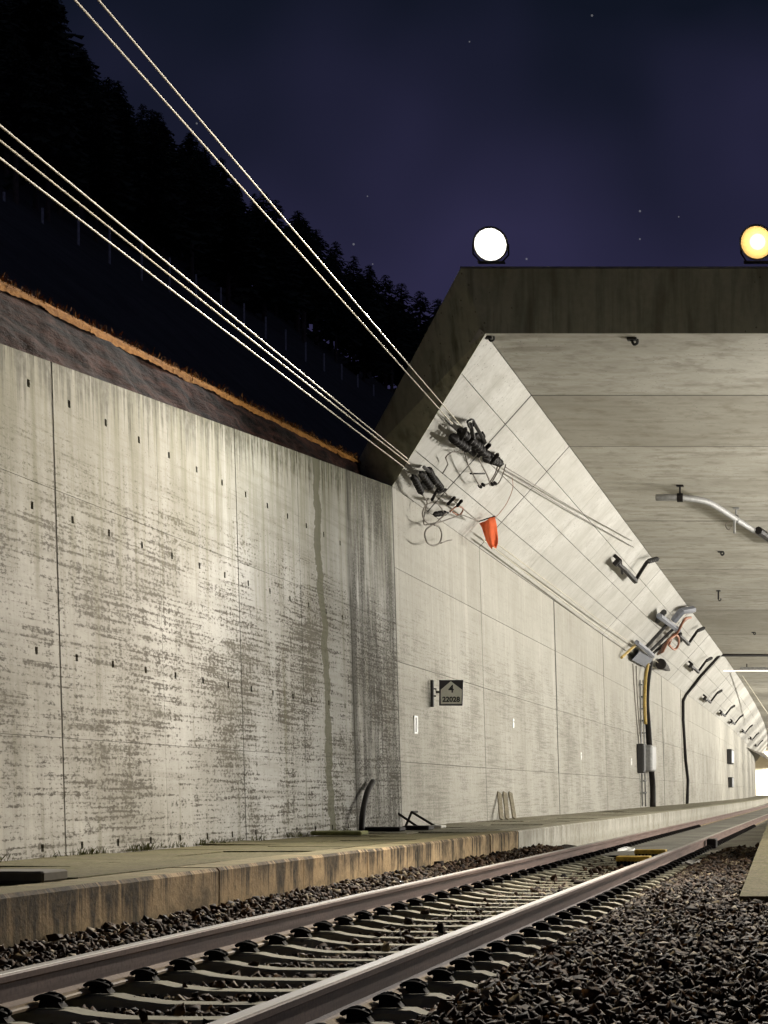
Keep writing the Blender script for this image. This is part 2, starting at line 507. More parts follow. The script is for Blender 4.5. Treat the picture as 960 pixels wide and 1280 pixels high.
M['galv'] = plain('galvanised_steel', (0.24, 0.24, 0.235), 0.55, 0.3)
M['bluegrey'] = plain('blue_grey_steel', (0.17, 0.18, 0.21), 0.5)
M['wire'] = plain('bright_cable', (0.52, 0.48, 0.38), 0.65, 0.0, 0.1)
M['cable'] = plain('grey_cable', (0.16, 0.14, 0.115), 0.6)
M['copper'] = plain('reddish_cable', (0.33, 0.14, 0.08), 0.6)
M['yellowpipe'] = plain('ochre_pipe', (0.42, 0.29, 0.07), 0.6)
M['orange'] = plain('orange_cloth', (0.80, 0.15, 0.05), 0.9, 0, 0.1)
M['white'] = plain('white_plate', (0.80, 0.80, 0.77), 0.5, 0, 0.06)
M['signgrey'] = plain('sign_face_paint', (0.72, 0.72, 0.64), 0.5, 0, 0.06)
M['signblack'] = plain('sign_black_paint', (0.02, 0.018, 0.022), 0.45, 0, 0.1)
M['ink'] = plain('sign_lettering', (0.012, 0.012, 0.012), 0.5, 0, 0.1)
M['plank'] = plain('weathered_plank', (0.19, 0.165, 0.115), 0.85, 0, 0.35, 14)
M['mossslab'] = plain('mossy_slab', (0.14, 0.145, 0.05), 0.95, 0, 0.35, 12)
M['yellow'] = plain('worn_yellow_paint', (0.62, 0.40, 0.045), 0.6, 0, 0.3, 20)
M['frost'] = plain('pale_grit', (0.55, 0.53, 0.48), 0.9, 0, 0.3, 12)
g = G('bank_soil')
n1 = g.noise((2.6, 0.8, 7.0), 6, 0.74, dist=0.4); n2 = g.noise((11, 5, 16), 5, 0.72)
c = g.mix(g.ramp(n1, 0.42, 0.62), (0.002, 0.0013, 0.0012), (0.046, 0.019, 0.013))
M['soil'] = g.done(g.mix(g.ramp(n2, 0.4, 0.7, 0, 0.75), c, (0.010, 0.007, 0.006)), 0.95, n2, 0.9, 0.06, 0, 0.05)
g = G('lamplit_verge_grass')
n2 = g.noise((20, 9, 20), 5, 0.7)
M['verge'] = g.done(g.mix(g.ramp(n2, 0.3, 0.7), (0.13, 0.055, 0.013), (0.30, 0.145, 0.038)), 0.95, n2, 0.8, 0.03, 0, 0.05)  # orange light along the grass rim is put into its colour
g = G('night_hillside_scrub')
n2 = g.noise((0.6, 0.6, 0.6), 5, 0.7)
M['hill'] = g.done(g.mix(g.ramp(n2, 0.35, 0.65), (0.10, 0.09, 0.07), (0.17, 0.155, 0.12)), 1.0, n2, 0.8, 0.3)
g = G('conifer_needles')
M['needles'] = g.done(g.mix(g.island, (0.05, 0.062, 0.035), (0.12, 0.13, 0.08)), 0.9)
M['bark'] = plain('conifer_bark', (0.20, 0.15, 0.11), 0.95, 0, 0.4, 5)
M['post'] = plain('pale_fence_post', (0.80, 0.78, 0.72), 0.6)
M['lens_cool'] = emit('floodlight_glass_cool', (1.0, 0.985, 0.93), 12)
M['lens_warm'] = emit('floodlight_glass_warm', (1.0, 0.62, 0.20), 5)
M['tube'] = emit('fluorescent_tube', (1.0, 0.95, 0.84), 1.6)
M['bowl'] = plain('reflector_bowl', (0.75, 0.74, 0.70), 0.5, 0, 0.05)
M['house'] = plain('lamp_housing', (0.30, 0.30, 0.29), 0.5)

# ------------------------------------------------------------------ ground, track bed
m = MB()
m.add([(-400, -60, -0.75), (400, -60, -0.75), (400, 900, -0.75), (-400, 900, -0.75)], [(0, 1, 2, 3)])
tag(m.build('ground', M['hill']), kind='structure')

def ballast_z(x, y):
    if x < RAIL_L - 0.3:
        t = min(1, max(0, (RAIL_L - 0.3 - x) / 0.62))
        return -0.205 + 0.125 * t
    if x < RAIL_R + 0.24:
        return -0.262
    t = min(1, max(0, (x - RAIL_R - 0.24) / 0.34))
    return -0.250 + 0.115 * t
m = MB()
xs = np.arange(EDGE_X - 0.05, 9.0, 0.12)
xs = np.concatenate([xs[xs < 1.0], np.array([1.5, 3, 6, 9.0])])
ys = np.concatenate([np.arange(-12, 5, 2.0), np.arange(5, 36, 0.4)])
vs = [(x, y, ballast_z(x, y) - 0.035 + 0.02 * mnoise.noise((x * 3, y * 3, 0))) for y in ys for x in xs]
nx = len(xs)
m.add(vs, [(j * nx + i, j * nx + i + 1, (j + 1) * nx + i + 1, (j + 1) * nx + i) for j in range(len(ys) - 1) for i in range(nx - 1)])
tag(m.build('ballast_bed', M['ground'], None, True), kind='structure')
# inside the tunnel the bed is filled with dusty concrete
m = MB()
ysl = [31.6, 33, 36, 40, 50, 60, 70, 80, 90] + list(range(100, 361, 10))
loops = []
for y in ysl:
    loops.append([Vector((EDGE_X - 0.05 + cv(y), y, -0.21)), Vector((RAIL_L + cv(y), y, -0.185)), Vector((TR_C + cv(y), y, -0.175)), Vector((RAIL_R + cv(y), y, -0.19)), Vector((7.0 + cv(y), y, -0.14))])
m.loft(loops, False, False)
tag(m.build('track_slab', M['slab']), kind='structure')

# ballast stones
def stone_cloud(pts, rad, name):
    ph = (1 + 5 ** 0.5) / 2
    iv = np.array([(-1, ph, 0), (1, ph, 0), (-1, -ph, 0), (1, -ph, 0), (0, -1, ph), (0, 1, ph), (0, -1, -ph), (0, 1, -ph), (ph, 0, -1), (ph, 0, 1), (-ph, 0, -1), (-ph, 0, 1)], float)
    iv /= np.linalg.norm(iv[0])
    fi = np.array([(0, 11, 5), (0, 5, 1), (0, 1, 7), (0, 7, 10), (0, 10, 11), (1, 5, 9), (5, 11, 4), (11, 10, 2), (10, 7, 6), (7, 1, 8), (3, 9, 4), (3, 4, 2), (3, 2, 6), (3, 6, 8), (3, 8, 9), (4, 9, 5), (2, 4, 11), (6, 2, 10), (8, 6, 7), (9, 8, 1)])
    bv = np.array([(x, y, z) for x in (-1, 1) for y in (-1, 1) for z in (-1, 1)], float) * 0.66
    bf = np.array([(0, 1, 3), (0, 3, 2), (4, 6, 7), (4, 7, 5), (0, 4, 5), (0, 5, 1), (2, 3, 7), (2, 7, 6), (0, 2, 6), (0, 6, 4), (1, 5, 7), (1, 7, 3)])
    pick = rng.random(len(pts)) < 0.62
    VV, FF, base = [], [], 0
    for bverts, bfaces, sel, lo_r, hi_r in ((bv, bf, pick, 0.62, 1.4), (iv, fi, ~pick, 0.5, 1.3)):
        p_, r_ = pts[sel], rad[sel]
        n, k = len(p_), len(bverts)
        V = np.repeat(bverts[None], n, 0) * rng.uniform(lo_r, hi_r, (n, k, 1)) + rng.normal(0, 0.12, (n, k, 3))
        V *= rng.uniform(0.55, 1.4, (n, 1, 3))
        q = rng.normal(size=(n, 4)); q /= np.linalg.norm(q, axis=1)[:, None]
        a, b, c, d = q.T
        Rm = np.stack([1 - 2 * (c * c + d * d), 2 * (b * c - a * d), 2 * (b * d + a * c), 2 * (b * c + a * d), 1 - 2 * (b * b + d * d), 2 * (c * d - a * b), 2 * (b * d - a * c), 2 * (c * d + a * b), 1 - 2 * (b * b + c * c)], 1).reshape(n, 3, 3)
        V = np.einsum('nij,nkj->nki', Rm, V) * r_[:, None, None] + p_[:, None, :]
        VV.append(V.reshape(-1, 3)); FF.append((bfaces[None] + (np.arange(n) * k)[:, None, None] + base).reshape(-1))
        base += n * k
    V = np.concatenate(VV); Fc = np.concatenate(FF)
    me = bpy.data.meshes.new(name)
    me.vertices.add(len(V)); me.vertices.foreach_set('co', V.reshape(-1).astype(np.float32))
    me.loops.add(len(Fc)); me.loops.foreach_set('vertex_index', Fc.astype(np.int32))
    me.polygons.add(len(Fc) // 3)
    me.polygons.foreach_set('loop_start', np.arange(0, len(Fc), 3, dtype=np.int32))
    me.update(calc_edges=True)
    me.materials.append(M['stone'])
    o = bpy.data.objects.new(name, me); COL.objects.link(o)
    return o
SP0, SPN, PITCH = 6.1, 41, 0.63
P, Rd = [], []
def scatter(x0, x1, y0, y1, s, fx0=None):
    nx_, ny_ = int((x1 - x0) / s), int((y1 - y0) / s)
    X, Y = np.meshgrid(np.arange(nx_), np.arange(ny_))
    X = x0 + (X + rng.uniform(-0.1, 1.1, X.shape)) * s
    Y = y0 + (Y + rng.uniform(-0.1, 1.1, Y.shape)) * s
    for x, y in zip(X.ravel(), Y.ravel()):
        if abs(x - RAIL_L) < 0.10 or abs(x - RAIL_R) < 0.10: continue
        z = ballast_z(x, y)
        ph = ((y - SP0) / PITCH + 0.5) % 1 - 0.5
        onsl = abs(ph) * PITCH < 0.145 and abs(x - TR_C) < 1.2 and y < SP0 + SPN * PITCH - 0.3
        if onsl:
            e = abs(x - TR_C)
            if x < RAIL_R + 0.34 + random.uniform(-0.1, 0.12) and (e < 1.02 or random.random() < 0.3):
                if not (e < 0.5 and random.random() < 0.02): continue
                z += 0.05
        if x > -0.78 and y > 16.9: continue
        P.append((x, y, z + random.uniform(-0.02, 0.022)))
        Rd.append(s * random.uniform(0.40, 0.72) * (1.35 if random.random() < 0.12 else 1))
scatter(EDGE_X + 0.02, RAIL_L - 0.08, 7, 21, 0.043)
scatter(EDGE_X + 0.02, RAIL_L - 0.08, 21, 33, 0.055)
scatter(RAIL_L + 0.08, RAIL_R - 0.08, 6.6, 20, 0.041)
scatter(RAIL_L + 0.08, RAIL_R - 0.08, 20, 32.2, 0.058)
scatter(RAIL_R + 0.08, 0.5, 7.2, 17, 0.042)
scatter(RAIL_R + 0.08, -0.70, 17, 25, 0.048)
scatter(RAIL_R + 0.08, -0.70, 25, 33, 0.065)
tag(stone_cloud(np.array(P), np.array(Rd), 'ballast_stones'), 'dark brown crushed stone ballast around the sleepers and beside the rails', 'ballast', kind='stuff')

# ------------------------------------------------------------------ track
track = tag(bpy.data.objects.new('railway_track', None), 'curving railway track with rusty rails on pale concrete sleepers', 'railway track')
COL.objects.link(track)
def rail_profile():
    h = [(-0.075, -0.172), (0.075, -0.172), (0.075, -0.161), (0.03, -0.148), (0.0085, -0.130), (0.0085, -0.048), (0.034, -0.036), (0.036, -0.010), (0.028, -0.002),
         (-0.028, -0.002), (-0.036, -0.010), (-0.034, -0.036), (-0.0085, -0.048), (-0.0085, -0.130), (-0.03, -0.148), (-0.075, -0.161)]
    return h
YR = [-8, 4] + list(range(6, 90, 6)) + list(range(90, 361, 8))
for rx in (RAIL_L, RAIL_R):
    m = MB()
    m.loft([[Vector((rx + cv(y) + a, y, b)) for a, b in rail_profile()] for y in YR], True)
    ro = m.build('rail', M['rail'], track)
    m = MB()
    m.loft([[Vector((rx + cv(y) + a, y, b)) for a, b in ((-0.030, -0.0015), (-0.026, 0.002), (0.026, 0.002), (0.030, -0.0015))] for y in YR], True)
    m.build('running_surface', M['head'], ro)
    m = MB()
    for s in (-1, 1):
        m.loft([[Vector((rx + cv(y) + s * a, y, b)) for a, b in ((0.036, -0.1475), (0.076, -0.1595), (0.0765, -0.171), (0.037, -0.150))] for y in YR[:-20]], True)
    m.build('foot_flange', M['railfoot'], ro)
# weld collar on the near rail
m = MB(); m.loft([[Vector((RAIL_R + a * 1.04, y, b - 0.001)) for a, b in rail_profile() if b < -0.005] for y in (11.9, 11.93)], True)
m.build('weld_collar', M['rail'], track)

# sleeper: high at the rail seats, dipping between them
st = [(-1.30, -0.225), (-1.02, -0.195), (-0.97, -0.178), (-0.55, -0.178), (-0.47, -0.196), (-0.30, -0.216), (0, -0.220)]
st = st + [(-a, b) for a, b in st[-2::-1]]
m = MB()
m.loft([[Vector((a, -0.145, -0.36)), Vector((a, -0.093, b - 0.014)), Vector((a, -0.076, b)), Vector((a, 0.076, b)), Vector((a, 0.093, b - 0.014)), Vector((a, 0.145, -0.36))] for a, b in st], True)
sleeper0 = m.build('sleeper', M['sleeper'], track)
sleeper_me = sleeper0.data
# spring clip with screw, guide plate: local x points away from the rail, origin at rail foot edge on the seat
m = MB()
m.hull([(-0.005, -0.055, -0.004), (0.125, -0.055, -0.004), (0.125, 0.055, -0.004), (-0.005, 0.055, -0.004)], [(0.0, -0.05, 0.045), (0.085, -0.05, 0.052), (0.085, 0.05, 0.052), (0.0, 0.05, 0.045)])
for s in (-1, 1):
    m.tube(smooth_path([(0.050, 0.014 * s, 0.070), (-0.012, 0.020 * s, 0.056), (-0.022, 0.044 * s, 0.052), (0.015, 0.058 * s, 0.070), (0.06, 0.056 * s, 0.068), (0.100, 0.042 * s, 0.048), (0.095, 0.020 * s, 0.046), (0.050, 0.014 * s, 0.070)], 3), 0.016, 7)
m.lathe((0.05, 0, 0.02), (0.05, 0, 0.096), [(0, 0.018), (0.5, 0.018), (0.52, 0.038), (0.68, 0.038), (0.72, 0.024), (0.95, 0.022), (1, 0.012)], 8)
clip0 = m.build('rail_fastening', M['clip'])
clip_me = clip0.data
clip_me.transform(Matrix.Diagonal((0.80, 0.74, 0.70, 1)))
bpy.data.objects.remove(clip0)
CLIPS = []
for rx in (-0.75, 0.75):
    for s in (-1, 1):
        mt = Matrix.Translation((rx + s * 0.075, 0, -0.168)) @ (Matrix.Rotation(math.pi, 4, 'Z') if s < 0 else Matrix.Identity(4))
        CLIPS.append(mt)
for k in range(SPN):
    y = SP0 + k * PITCH
    so_ = sleeper0 if k == 0 else bpy.data.objects.new('sleeper', sleeper_me)
    if k: COL.objects.link(so_)
    so_.parent = track
    so_.matrix_basis = Matrix.Translation((TR_C + random.uniform(-0.008, 0.008), y + random.uniform(-0.012, 0.012), random.uniform(-0.003, 0.001))) @ Matrix.Rotation(random.uniform(-0.008, 0.008), 4, 'Z')
    for mt in CLIPS:
        inst('rail_fastening', clip_me, so_, mt)
for k in range(SPN, SPN + 40):
    y = SP0 + k * PITCH
    for mt in (CLIPS[1], CLIPS[3]):
        inst('rail_fastening', clip_me, track, Matrix.Translation((TR_C, y, 0)) @ mt)

# ------------------------------------------------------------------ platform on the left
plat = tag(bpy.data.objects.new('platform', None), kind='structure'); COL.objects.link(plat)
y = 2.98
edges = []
while y < 28.2:
    edges.append((y, min(y + 2.5, 100))); y += 2.5
EO = len(edges)
while y < 190:
    st_ = 2.5 if y < 60 else 10
    edges.append((y, y + st_)); y += st_
edges.append((y, Y_END))
for k, (a, b) in enumerate(edges):
    g_ = 0.008
    dx = random.uniform(-0.008, 0.008) if k < EO else 0.014
    dz = random.uniform(-0.006, 0.004)
    x1 = EDGE_X + dx
    prof = [(-0.36, -0.5), (-0.012, -0.5), (0.0, -0.49), (0, PLAT_Z - 0.02 + dz), (-0.02, PLAT_Z + dz + 0.004), (-0.36, PLAT_Z + dz + 0.004)]
    m = MB()
    m.loft([[Vector((x1 + p + cv(q), q, z)) for p, z in prof] for q in (a + g_, (a + b) / 2, b - g_)], True)
    m.build('edge_block', M['edge_old'] if k < EO else M['edge_new'], plat)
m = MB()
m.loft([[Vector((EDGE_X - 0.02 + cv(q), q, -0.5)), Vector((EDGE_X - 0.02 + cv(q), q, PLAT_Z - 0.03)), Vector((WALL_X - 0.2 + cv(q), q, PLAT_Z - 0.03)), Vector((WALL_X - 0.2 + cv(q), q, -0.5))] for q in [2] + list(range(10, 353, 9))], True)
m.build('bedding', M['joint'], plat)
x_in, x_out = WALL_X + 0.02, EDGE_X - 0.372
rows = 2
y = 3.2
while y < 60:
    ln = 1.6 if y < 40 else 4.0
    for r in range(rows):
        xa = x_in + (x_out - x_in) * r / rows + 0.007
        xb = x_in + (x_out - x_in) * (r + 1) / rows - 0.007
        off = (0.8 if r % 2 else 0.0)
        dz = random.uniform(-0.010, 0.006)
        tl = random.uniform(-0.006, 0.006)
        a, b = y + off + 0.008, y + off + ln - 0.008
        m = MB()
        bot = [(xa, a, PLAT_Z - 0.05), (xb, a, PLAT_Z - 0.05), (xb, b, PLAT_Z - 0.05), (xa, b, PLAT_Z - 0.05)]
        m.hull([Vector(p) for p in bot], [Vector((p[0], p[1], PLAT_Z + dz + (tl if i in (1, 2) else -tl))) for i, p in enumerate(bot)])
        m.build('paving_slab', M['paver'] if y < 28 else M['paver_in'], plat)
    y += ln
m = MB()
m.loft([[Vector((x_in + cv(q), q, PLAT_Z)), Vector((x_out + cv(q), q, PLAT_Z))] for q in [61] + list(range(70, 353, 9))], False, False)
m.build('tunnel_paving', M['paver_in'], plat)

# ------------------------------------------------------------------ platform ramp on the right
rp = tag(bpy.data.objects.new('platform_ramp', None), kind='structure'); COL.objects.link(rp)
RX = -0.72
rz = lambda q: -0.10 + (q - 17.0) * 0.057 if q < 26 else 0.413
prev = 17.0
for q in (20.0, 23.0, 26.0, 36.0, 60.0, 90.0):
    m = MB()
    a, b = prev + 0.006, q - 0.006
    for_z = lambda t: rz(t) + 0.03
    m.hull([(RX, a, -0.5), (6.6, a, -0.5), (6.6, b, -0.5), (RX, b, -0.5)],
           [(RX + 0.015, a, for_z(a)), (6.6, a, for_z(a)), (6.6, b, for_z(b)), (RX + 0.015, b, for_z(b))])
    m.build('ramp_slab', M['paver'] if q < 30 else M['paver_in'], rp)
    prev = q
m = MB()
m.loft([[Vector((RX + cv(q), q, -0.5)), Vector((RX + cv(q), q, 0.44)), Vector((6.6 + cv(q), q, 0.44))] for q in range(90, 361, 9)], False, False)
m.build('far_platform', M['paver_in'], rp)

# ------------------------------------------------------------------ retaining wall
rw = tag(bpy.data.objects.new('retaining_wall', None), 'stained concrete retaining wall with tie holes beside the track', 'wall'); COL.objects.link(rw)
wtop = lambda y: 4.52 + (y - 17.38) * 0.0716
JY = [18.46 + 2.87 * k for k in range(-8, 5)] + [33.1]
JZ = [-0.3, 1.262, 3.462, None]
HOLE_Y = [17.9 + 0.957 * k for k in range(-24, 14)]
HOLE_Z = [0.30, 2.00, 3.25, 4.30]
def hole_panel(y0, y1, z0, z1, off):
    ys_, zs_ = {y0, y1}, {z0}
    hs = [(hy, hz) for hy in HOLE_Y for hz in HOLE_Z if y0 + 0.05 < hy < y1 - 0.05 and z0 + 0.06 < hz and (hz < (z1 if z1 else wtop(y0)) - 0.08)]
    hs = [h for h in hs if h[0] < 29.6]
    for hy, hz in hs:
        ys_ |= {hy - 0.030, hy + 0.030}; zs_ |= {hz - 0.033, hz + 0.033}
    ys_ = sorted(ys_); zs_ = sorted(zs_); zs_.append(None)
    def pz(z, y_): return (z1 if z1 else wtop(y_)) if z is None else z
    def V3(y_, z, d): return Vector((xw(z) + off - d, y_, z))
    m = MB()
    ny, nz_ = len(ys_), len(zs_)
    m.v = [tuple(V3(a, pz(z, a), 0)) for z in zs_ for a in ys_]
    for j in range(nz_ - 1):
        for i in range(ny - 1):
            isH = any(abs((ys_[i] + ys_[i + 1]) / 2 - hy) < 0.005 and zs_[j + 1] is not None and abs((zs_[j] + zs_[j + 1]) / 2 - hz) < 0.005 for hy, hz in hs)
            q = (j * ny + i, j * ny + i + 1, (j + 1) * ny + i + 1, (j + 1) * ny + i)
            if not isH:
                m.f.append(q)
            else:
                b = len(m.v)
                for t in q:
                    p = m.v[t]; m.v.append((p[0] - 0.07, p[1], p[2]))
                for k in range(4):
                    m.f.append((q[k], q[(k + 1) % 4], b + (k + 1) % 4, b + k))
                m.f.append((b, b + 1, b + 2, b + 3))
    # returns into the joints
    per = [i for i in range(ny)] + [j * ny + ny - 1 for j in range(1, nz_)] + [(nz_ - 1) * ny + i for i in range(ny - 2, -1, -1)] + [j * ny for j in range(nz_ - 2, 0, -1)]
    b = len(m.v)
    for t in per:
        p = m.v[t]; m.v.append((p[0] - 0.3, p[1], p[2]))
    for k in range(len(per)):
        k2 = (k + 1) % len(per)
        m.f.append((per[k], b + k, b + k2, per[k2]))
    return m
for i in range(len(JY) - 1):
    gy = {7: 0.03, 8: 0.008, 9: 0.018, 10: 0.008, 11: 0.026, 6: 0.018}.get(i, 0.012)
    bay_off = random.uniform(-0.0015, 0.0015)
    for j in range(3):
        z0, z1 = JZ[j], JZ[j + 1]
        m = hole_panel(JY[i] + 0.004, JY[i + 1] - gy, z0 + 0.002, z1 - 0.002 if z1 else None, bay_off + random.uniform(-0.001, 0.001))
        m.build('wall_panel', M['wall'], rw)
for q, wd in [(JY[8], 0.035), (JY[9], 0.012), (JY[10], 0.022), (JY[11], 0.012), (JY[12], 0.03), (JY[7], 0.02), (JY[6], 0.02)]:
    m = MB(); zt_ = wtop(q) - 0.01
    m.hull([Vector((xw(0) + e_, q + f_ * wd / 2, 0.0)) for e_, f_ in ((-0.004, -1), (-0.004, 1), (-0.06, 1), (-0.06, -1))], [Vector((xw(zt_) + e_ , q + f_ * wd / 2, zt_)) for e_, f_ in ((-0.004, -1), (-0.004, 1), (-0.06, 1), (-0.06, -1))])
    m.build('joint_filler', M['joint'], rw)
m = MB()
m.loft([[Vector((xw(z) - d, q, z)) for z, d in ((-0.4, 0.03), (wtop(q) - 0.012, 0.03), (wtop(q) - 0.012, 0.29), (-0.4, 0.29))] for q in (JY[0], 20, 33.05)], True)
m.build('wall_core', M['joint'], rw)

# ------------------------------------------------------------------ tunnel
tn = tag(bpy.data.objects.new('railway_tunnel', None), 'pale concrete railway tunnel with slanted haunch, flat ceiling and dark fascia', 'tunnel'); COL.objects.link(tn)
SEG = [33.1, 41.4, 52.8, 64.3, 75.8, 87.3, 98.8] + [98.8 + 13 * k for k in range(1, 20)]
SEG = [s for s in SEG if s < 348] + [Y_END]
def strip_panel(name, mat, y0, y1, prof, inward, gap=0.012, th=0.12):
    """slab piece between y0 and y1, prof = two (x, z) points of its face"""
    m = MB()
    n = max(1, int((y1 - y0) / 10))
    loops = []
    for k in range(n + 1):
        q = y0 + gap / 2 + (y1 - y0 - gap) * k / n
        (xa, za), (xb, zb) = prof
        loops.append([Vector((xa + cv(q), q, za)), Vector((xb + cv(q), q, zb)), Vector((xb + cv(q) - inward[0] * th, q, zb - inward[1] * th)), Vector((xa + cv(q) - inward[0] * th, q, za - inward[1] * th))])
    m.loft(loops, True)
    return m.build(name, mat, tn)
TZ = [-0.3, 1.262, 2.86, 4.36, CH_Z]
for i in range(len(SEG) - 1):
    a, b = SEG[i], SEG[i + 1]
    o_ = random.uniform(-0.006, 0.006)
    for j in range(4):
        z0, z1 = TZ[j] + 0.004, TZ[j + 1] - 0.004
        e = o_ + random.uniform(-0.002, 0.002)
        half = [(a, b)] if b - a > 12 or a > 100 else [(a, (a + b) / 2), ((a + b) / 2, b)]
        for k, (p, q) in enumerate(half):
            strip_panel('wall_panel', M['tunnel'], p, q, ((xw(z0) + e, z0), (xw(z1) + e, z1)), (1, 0), 0.014 if len(half) == 1 else 0.007)
            strip_panel('wall_panel', M['tunnel'], p, q, ((-xw(z0) - e, z0), (-xw(z1) - e, z1)), (-1, 0)) if j in (0,) else None
    z0, z1 = TZ[1] + .002, CH_Z - 0.002
    strip_panel('side_wall', M['tunnel'], a, b, ((-xw(z0), z0), (-xw(z1), z1)), (-1, 0))
CSEG = [33.1, 36.06, 41.4, 52.8, 64.3, 78.6, 91, 104] + [104 + 13 * k for k in range(1, 19)] + [Y_END]
nin = (NCH.x, NCH.z)
for i in range(len(CSEG) - 1):
    a, b = CSEG[i], CSEG[i + 1]
    e = random.uniform(-0.005, 0.005)
    for k in range(4):                      # four board bands up the haunch
        t0, t1 = k / 4 + 0.0022, (k + 1) / 4 - 0.0022
        pa = (CH_X + (CE_X - CH_X) * t0 + NCH.x * e, CH_Z + (CEIL_Z - CH_Z) * t0 + NCH.z * e)
        pb = (CH_X + (CE_X - CH_X) * t1 + NCH.x * e, CH_Z + (CEIL_Z - CH_Z) * t1 + NCH.z * e)
        gp = 0.035 if b in (36.06, 78.6) or a in (36.06, 78.6) else 0.018
        if i == 0:
            # the first bay is cut back along the raking portal edge
            m = MB()
            ya0, ya1 = Z_PORT + (Z_BEAM - Z_PORT) * t0, Z_PORT + (Z_BEAM - Z_PORT) * t1
            q = [Vector((pa[0], ya0, pa[1])), Vector((pb[0], ya1, pb[1])), Vector((pb[0], b - gp / 2, pb[1])), Vector((pa[0], b - gp / 2, pa[1]))]
            m.hull(q, [p - NCH * 0.12 for p in q])
            m.build('haunch_panel', M['haunch'], tn)
        else:
            nsub = 2 if 6 < b - a and a < 90 else 1
            for u in range(nsub):
                strip_panel('haunch_panel', M['haunch'], a + (b - a) * u / nsub, a + (b - a) * (u + 1) / nsub, (pa, pb), nin, 0.022)
    strip_panel('right_haunch', M['haunch'], a, b, ((-CH_X, CH_Z), (-CE_X, CEIL_Z)), (-NCH.x, NCH.z))
    strip_panel('ceiling_panel', M['ceiling'], Z_BEAM - 0.02 if i == 0 else a, b, ((CE_X + 0.006, CEIL_Z + random.uniform(0, 0.006)), (-CE_X - 0.006, CEIL_Z)), (0, -1), 0.045 if (b == 36.06 or a == 36.06 or b == 78.6 or a == 78.6 or a == 104) else 0.02)
# dark sealant bands in the movement joints
M['seal'] = plain('joint_sealant', (0.035, 0.03, 0.022), 0.8)
for q, wd in ((36.06, 0.06), (41.4, 0.035), (52.8, 0.04), (64.3, 0.04), (78.6, 0.10), (91, 0.05), (104, 0.14), (117, 0.06), (130, 0.06)):
    m = MB()
    pr_ = [(CH_X, CH_Z), (CE_X, CEIL_Z), (-CE_X, CEIL_Z), (-CH_X, CH_Z)]
    m.loft([[Vector((p + cv(q) + NCH.x * 0.001 * (1 if p < 0 else -1), q + e_, z - 0.001)) for p, z in pr_] + [Vector((p * 1.02 + cv(q), q + e_, z + 0.06)) for p, z in pr_[::-1]] for e_ in (-wd / 2, wd / 2)], True)
    m.build('joint_seal', M['seal'], tn)
for q, wd in ((33.1, 0.07), (41.4, 0.11), (52.8, 0.15), (64.3, 0.13), (75.8, 0.16), (87.3, 0.14), (98.8, 0.18)):
    m = MB()
    m.hull([Vector((xw(0) + 0.002, q - wd / 2, 0)), Vector((xw(0) + 0.002, q + wd / 2, 0)), Vector((xw(0) - 0.05, q + wd / 2, 0)), Vector((xw(0) - 0.05, q - wd / 2, 0))],
           [Vector((xw(CH_Z) + 0.002, q - wd / 2, CH_Z)), Vector((xw(CH_Z) + 0.002, q + wd / 2, CH_Z)), Vector((xw(CH_Z) - 0.05, q + wd / 2, CH_Z)), Vector((xw(CH_Z) - 0.05, q - wd / 2, CH_Z))])
    m.build('joint_seal', M['seal'], tn)
# dark backing behind all joints
m = MB()
lo = []
for q in [33.3] + list(range(40, 353, 8)) + [Y_END]:
    d = 0.1
    lo.append([Vector((p + cv(q), q, z)) for p, z in ((xw(0) - d, -0.4), (CH_X - d, CH_Z + 0.02), (CE_X - 0.05, CEIL_Z + d), (-CE_X + 0.05, CEIL_Z + d), (-CH_X + d, CH_Z + 0.02), (-xw(0) + d, -0.4))])
m.loft(lo, False, False)
m.build('lining', M['joint'], tn)
# fascia: horizontal beam and the raking left leg
BT = 8.63
O1, O0 = Vector((-5.48, Z_BEAM, BT)), at(440, 590, Z_PORT)
I1, I0 = Vector((CE_X, Z_BEAM, CEIL_Z)), Vector((CH_X, Z_PORT, CH_Z))
Ob = O0 + (O0 - O1) * 0.55
Ib = I0 + (I0 - I1) * 0.55
m = MB()
def prism_y(q, depth):
    m.hull(q, [Vector((p.x, p.y + depth, p.z)) for p in q])
q_ = [I1, Vector((5.1, Z_BEAM, CEIL_Z)), Vector((5.48, Z_BEAM, BT)), O1]
m.hull(q_, [p + Vector((0, 3.0, 0.14 if p.z < 8 else 0)) for p in q_])
m.build('fascia_beam', M['fascia'], tn)
m = MB()
fq = [I1 + Vector((-.001, 0, 0)), O1 + Vector((-.001, 0, 0)), O0, Ob, Ib, I0]
bk = [Vector((p.x - 0.16, p.y + 3.0, p.z + (0.16 if k in (0, 4, 5) else 0))) for k, p in enumerate(fq)]
m.loft([[fq[a_], fq[b_], bk[b_], bk[a_]] for a_, b_ in ((0, 1), (5, 2), (4, 3))], True)
m.build('fascia_leg', M['fascia'], tn)
# roof and outer flank of the tunnel behind the portal
m = MB()
m.loft([[Vector((Ob.x - 0.2 + cv(q), q, 3.8)), Vector((O0.x - 0.05 + cv(q), q, O0.z)), Vector((-5.5 + cv(q), q, BT - 0.01)), Vector((7.5 + cv(q), q, BT - 0.01))] for q in (36.2, 60, 90, 130, 170, 210, 250, 300, Y_END)], False, False)
m.build('roof_slab', M['fascia'], tn)
# lit edge strip along the fascia top
m = MB(); m.box((0, Z_BEAM + 0.1, BT + 0.016), (10.96, 0.24, 0.028))
m.build('fascia_drip_edge', M['galv'], tn)

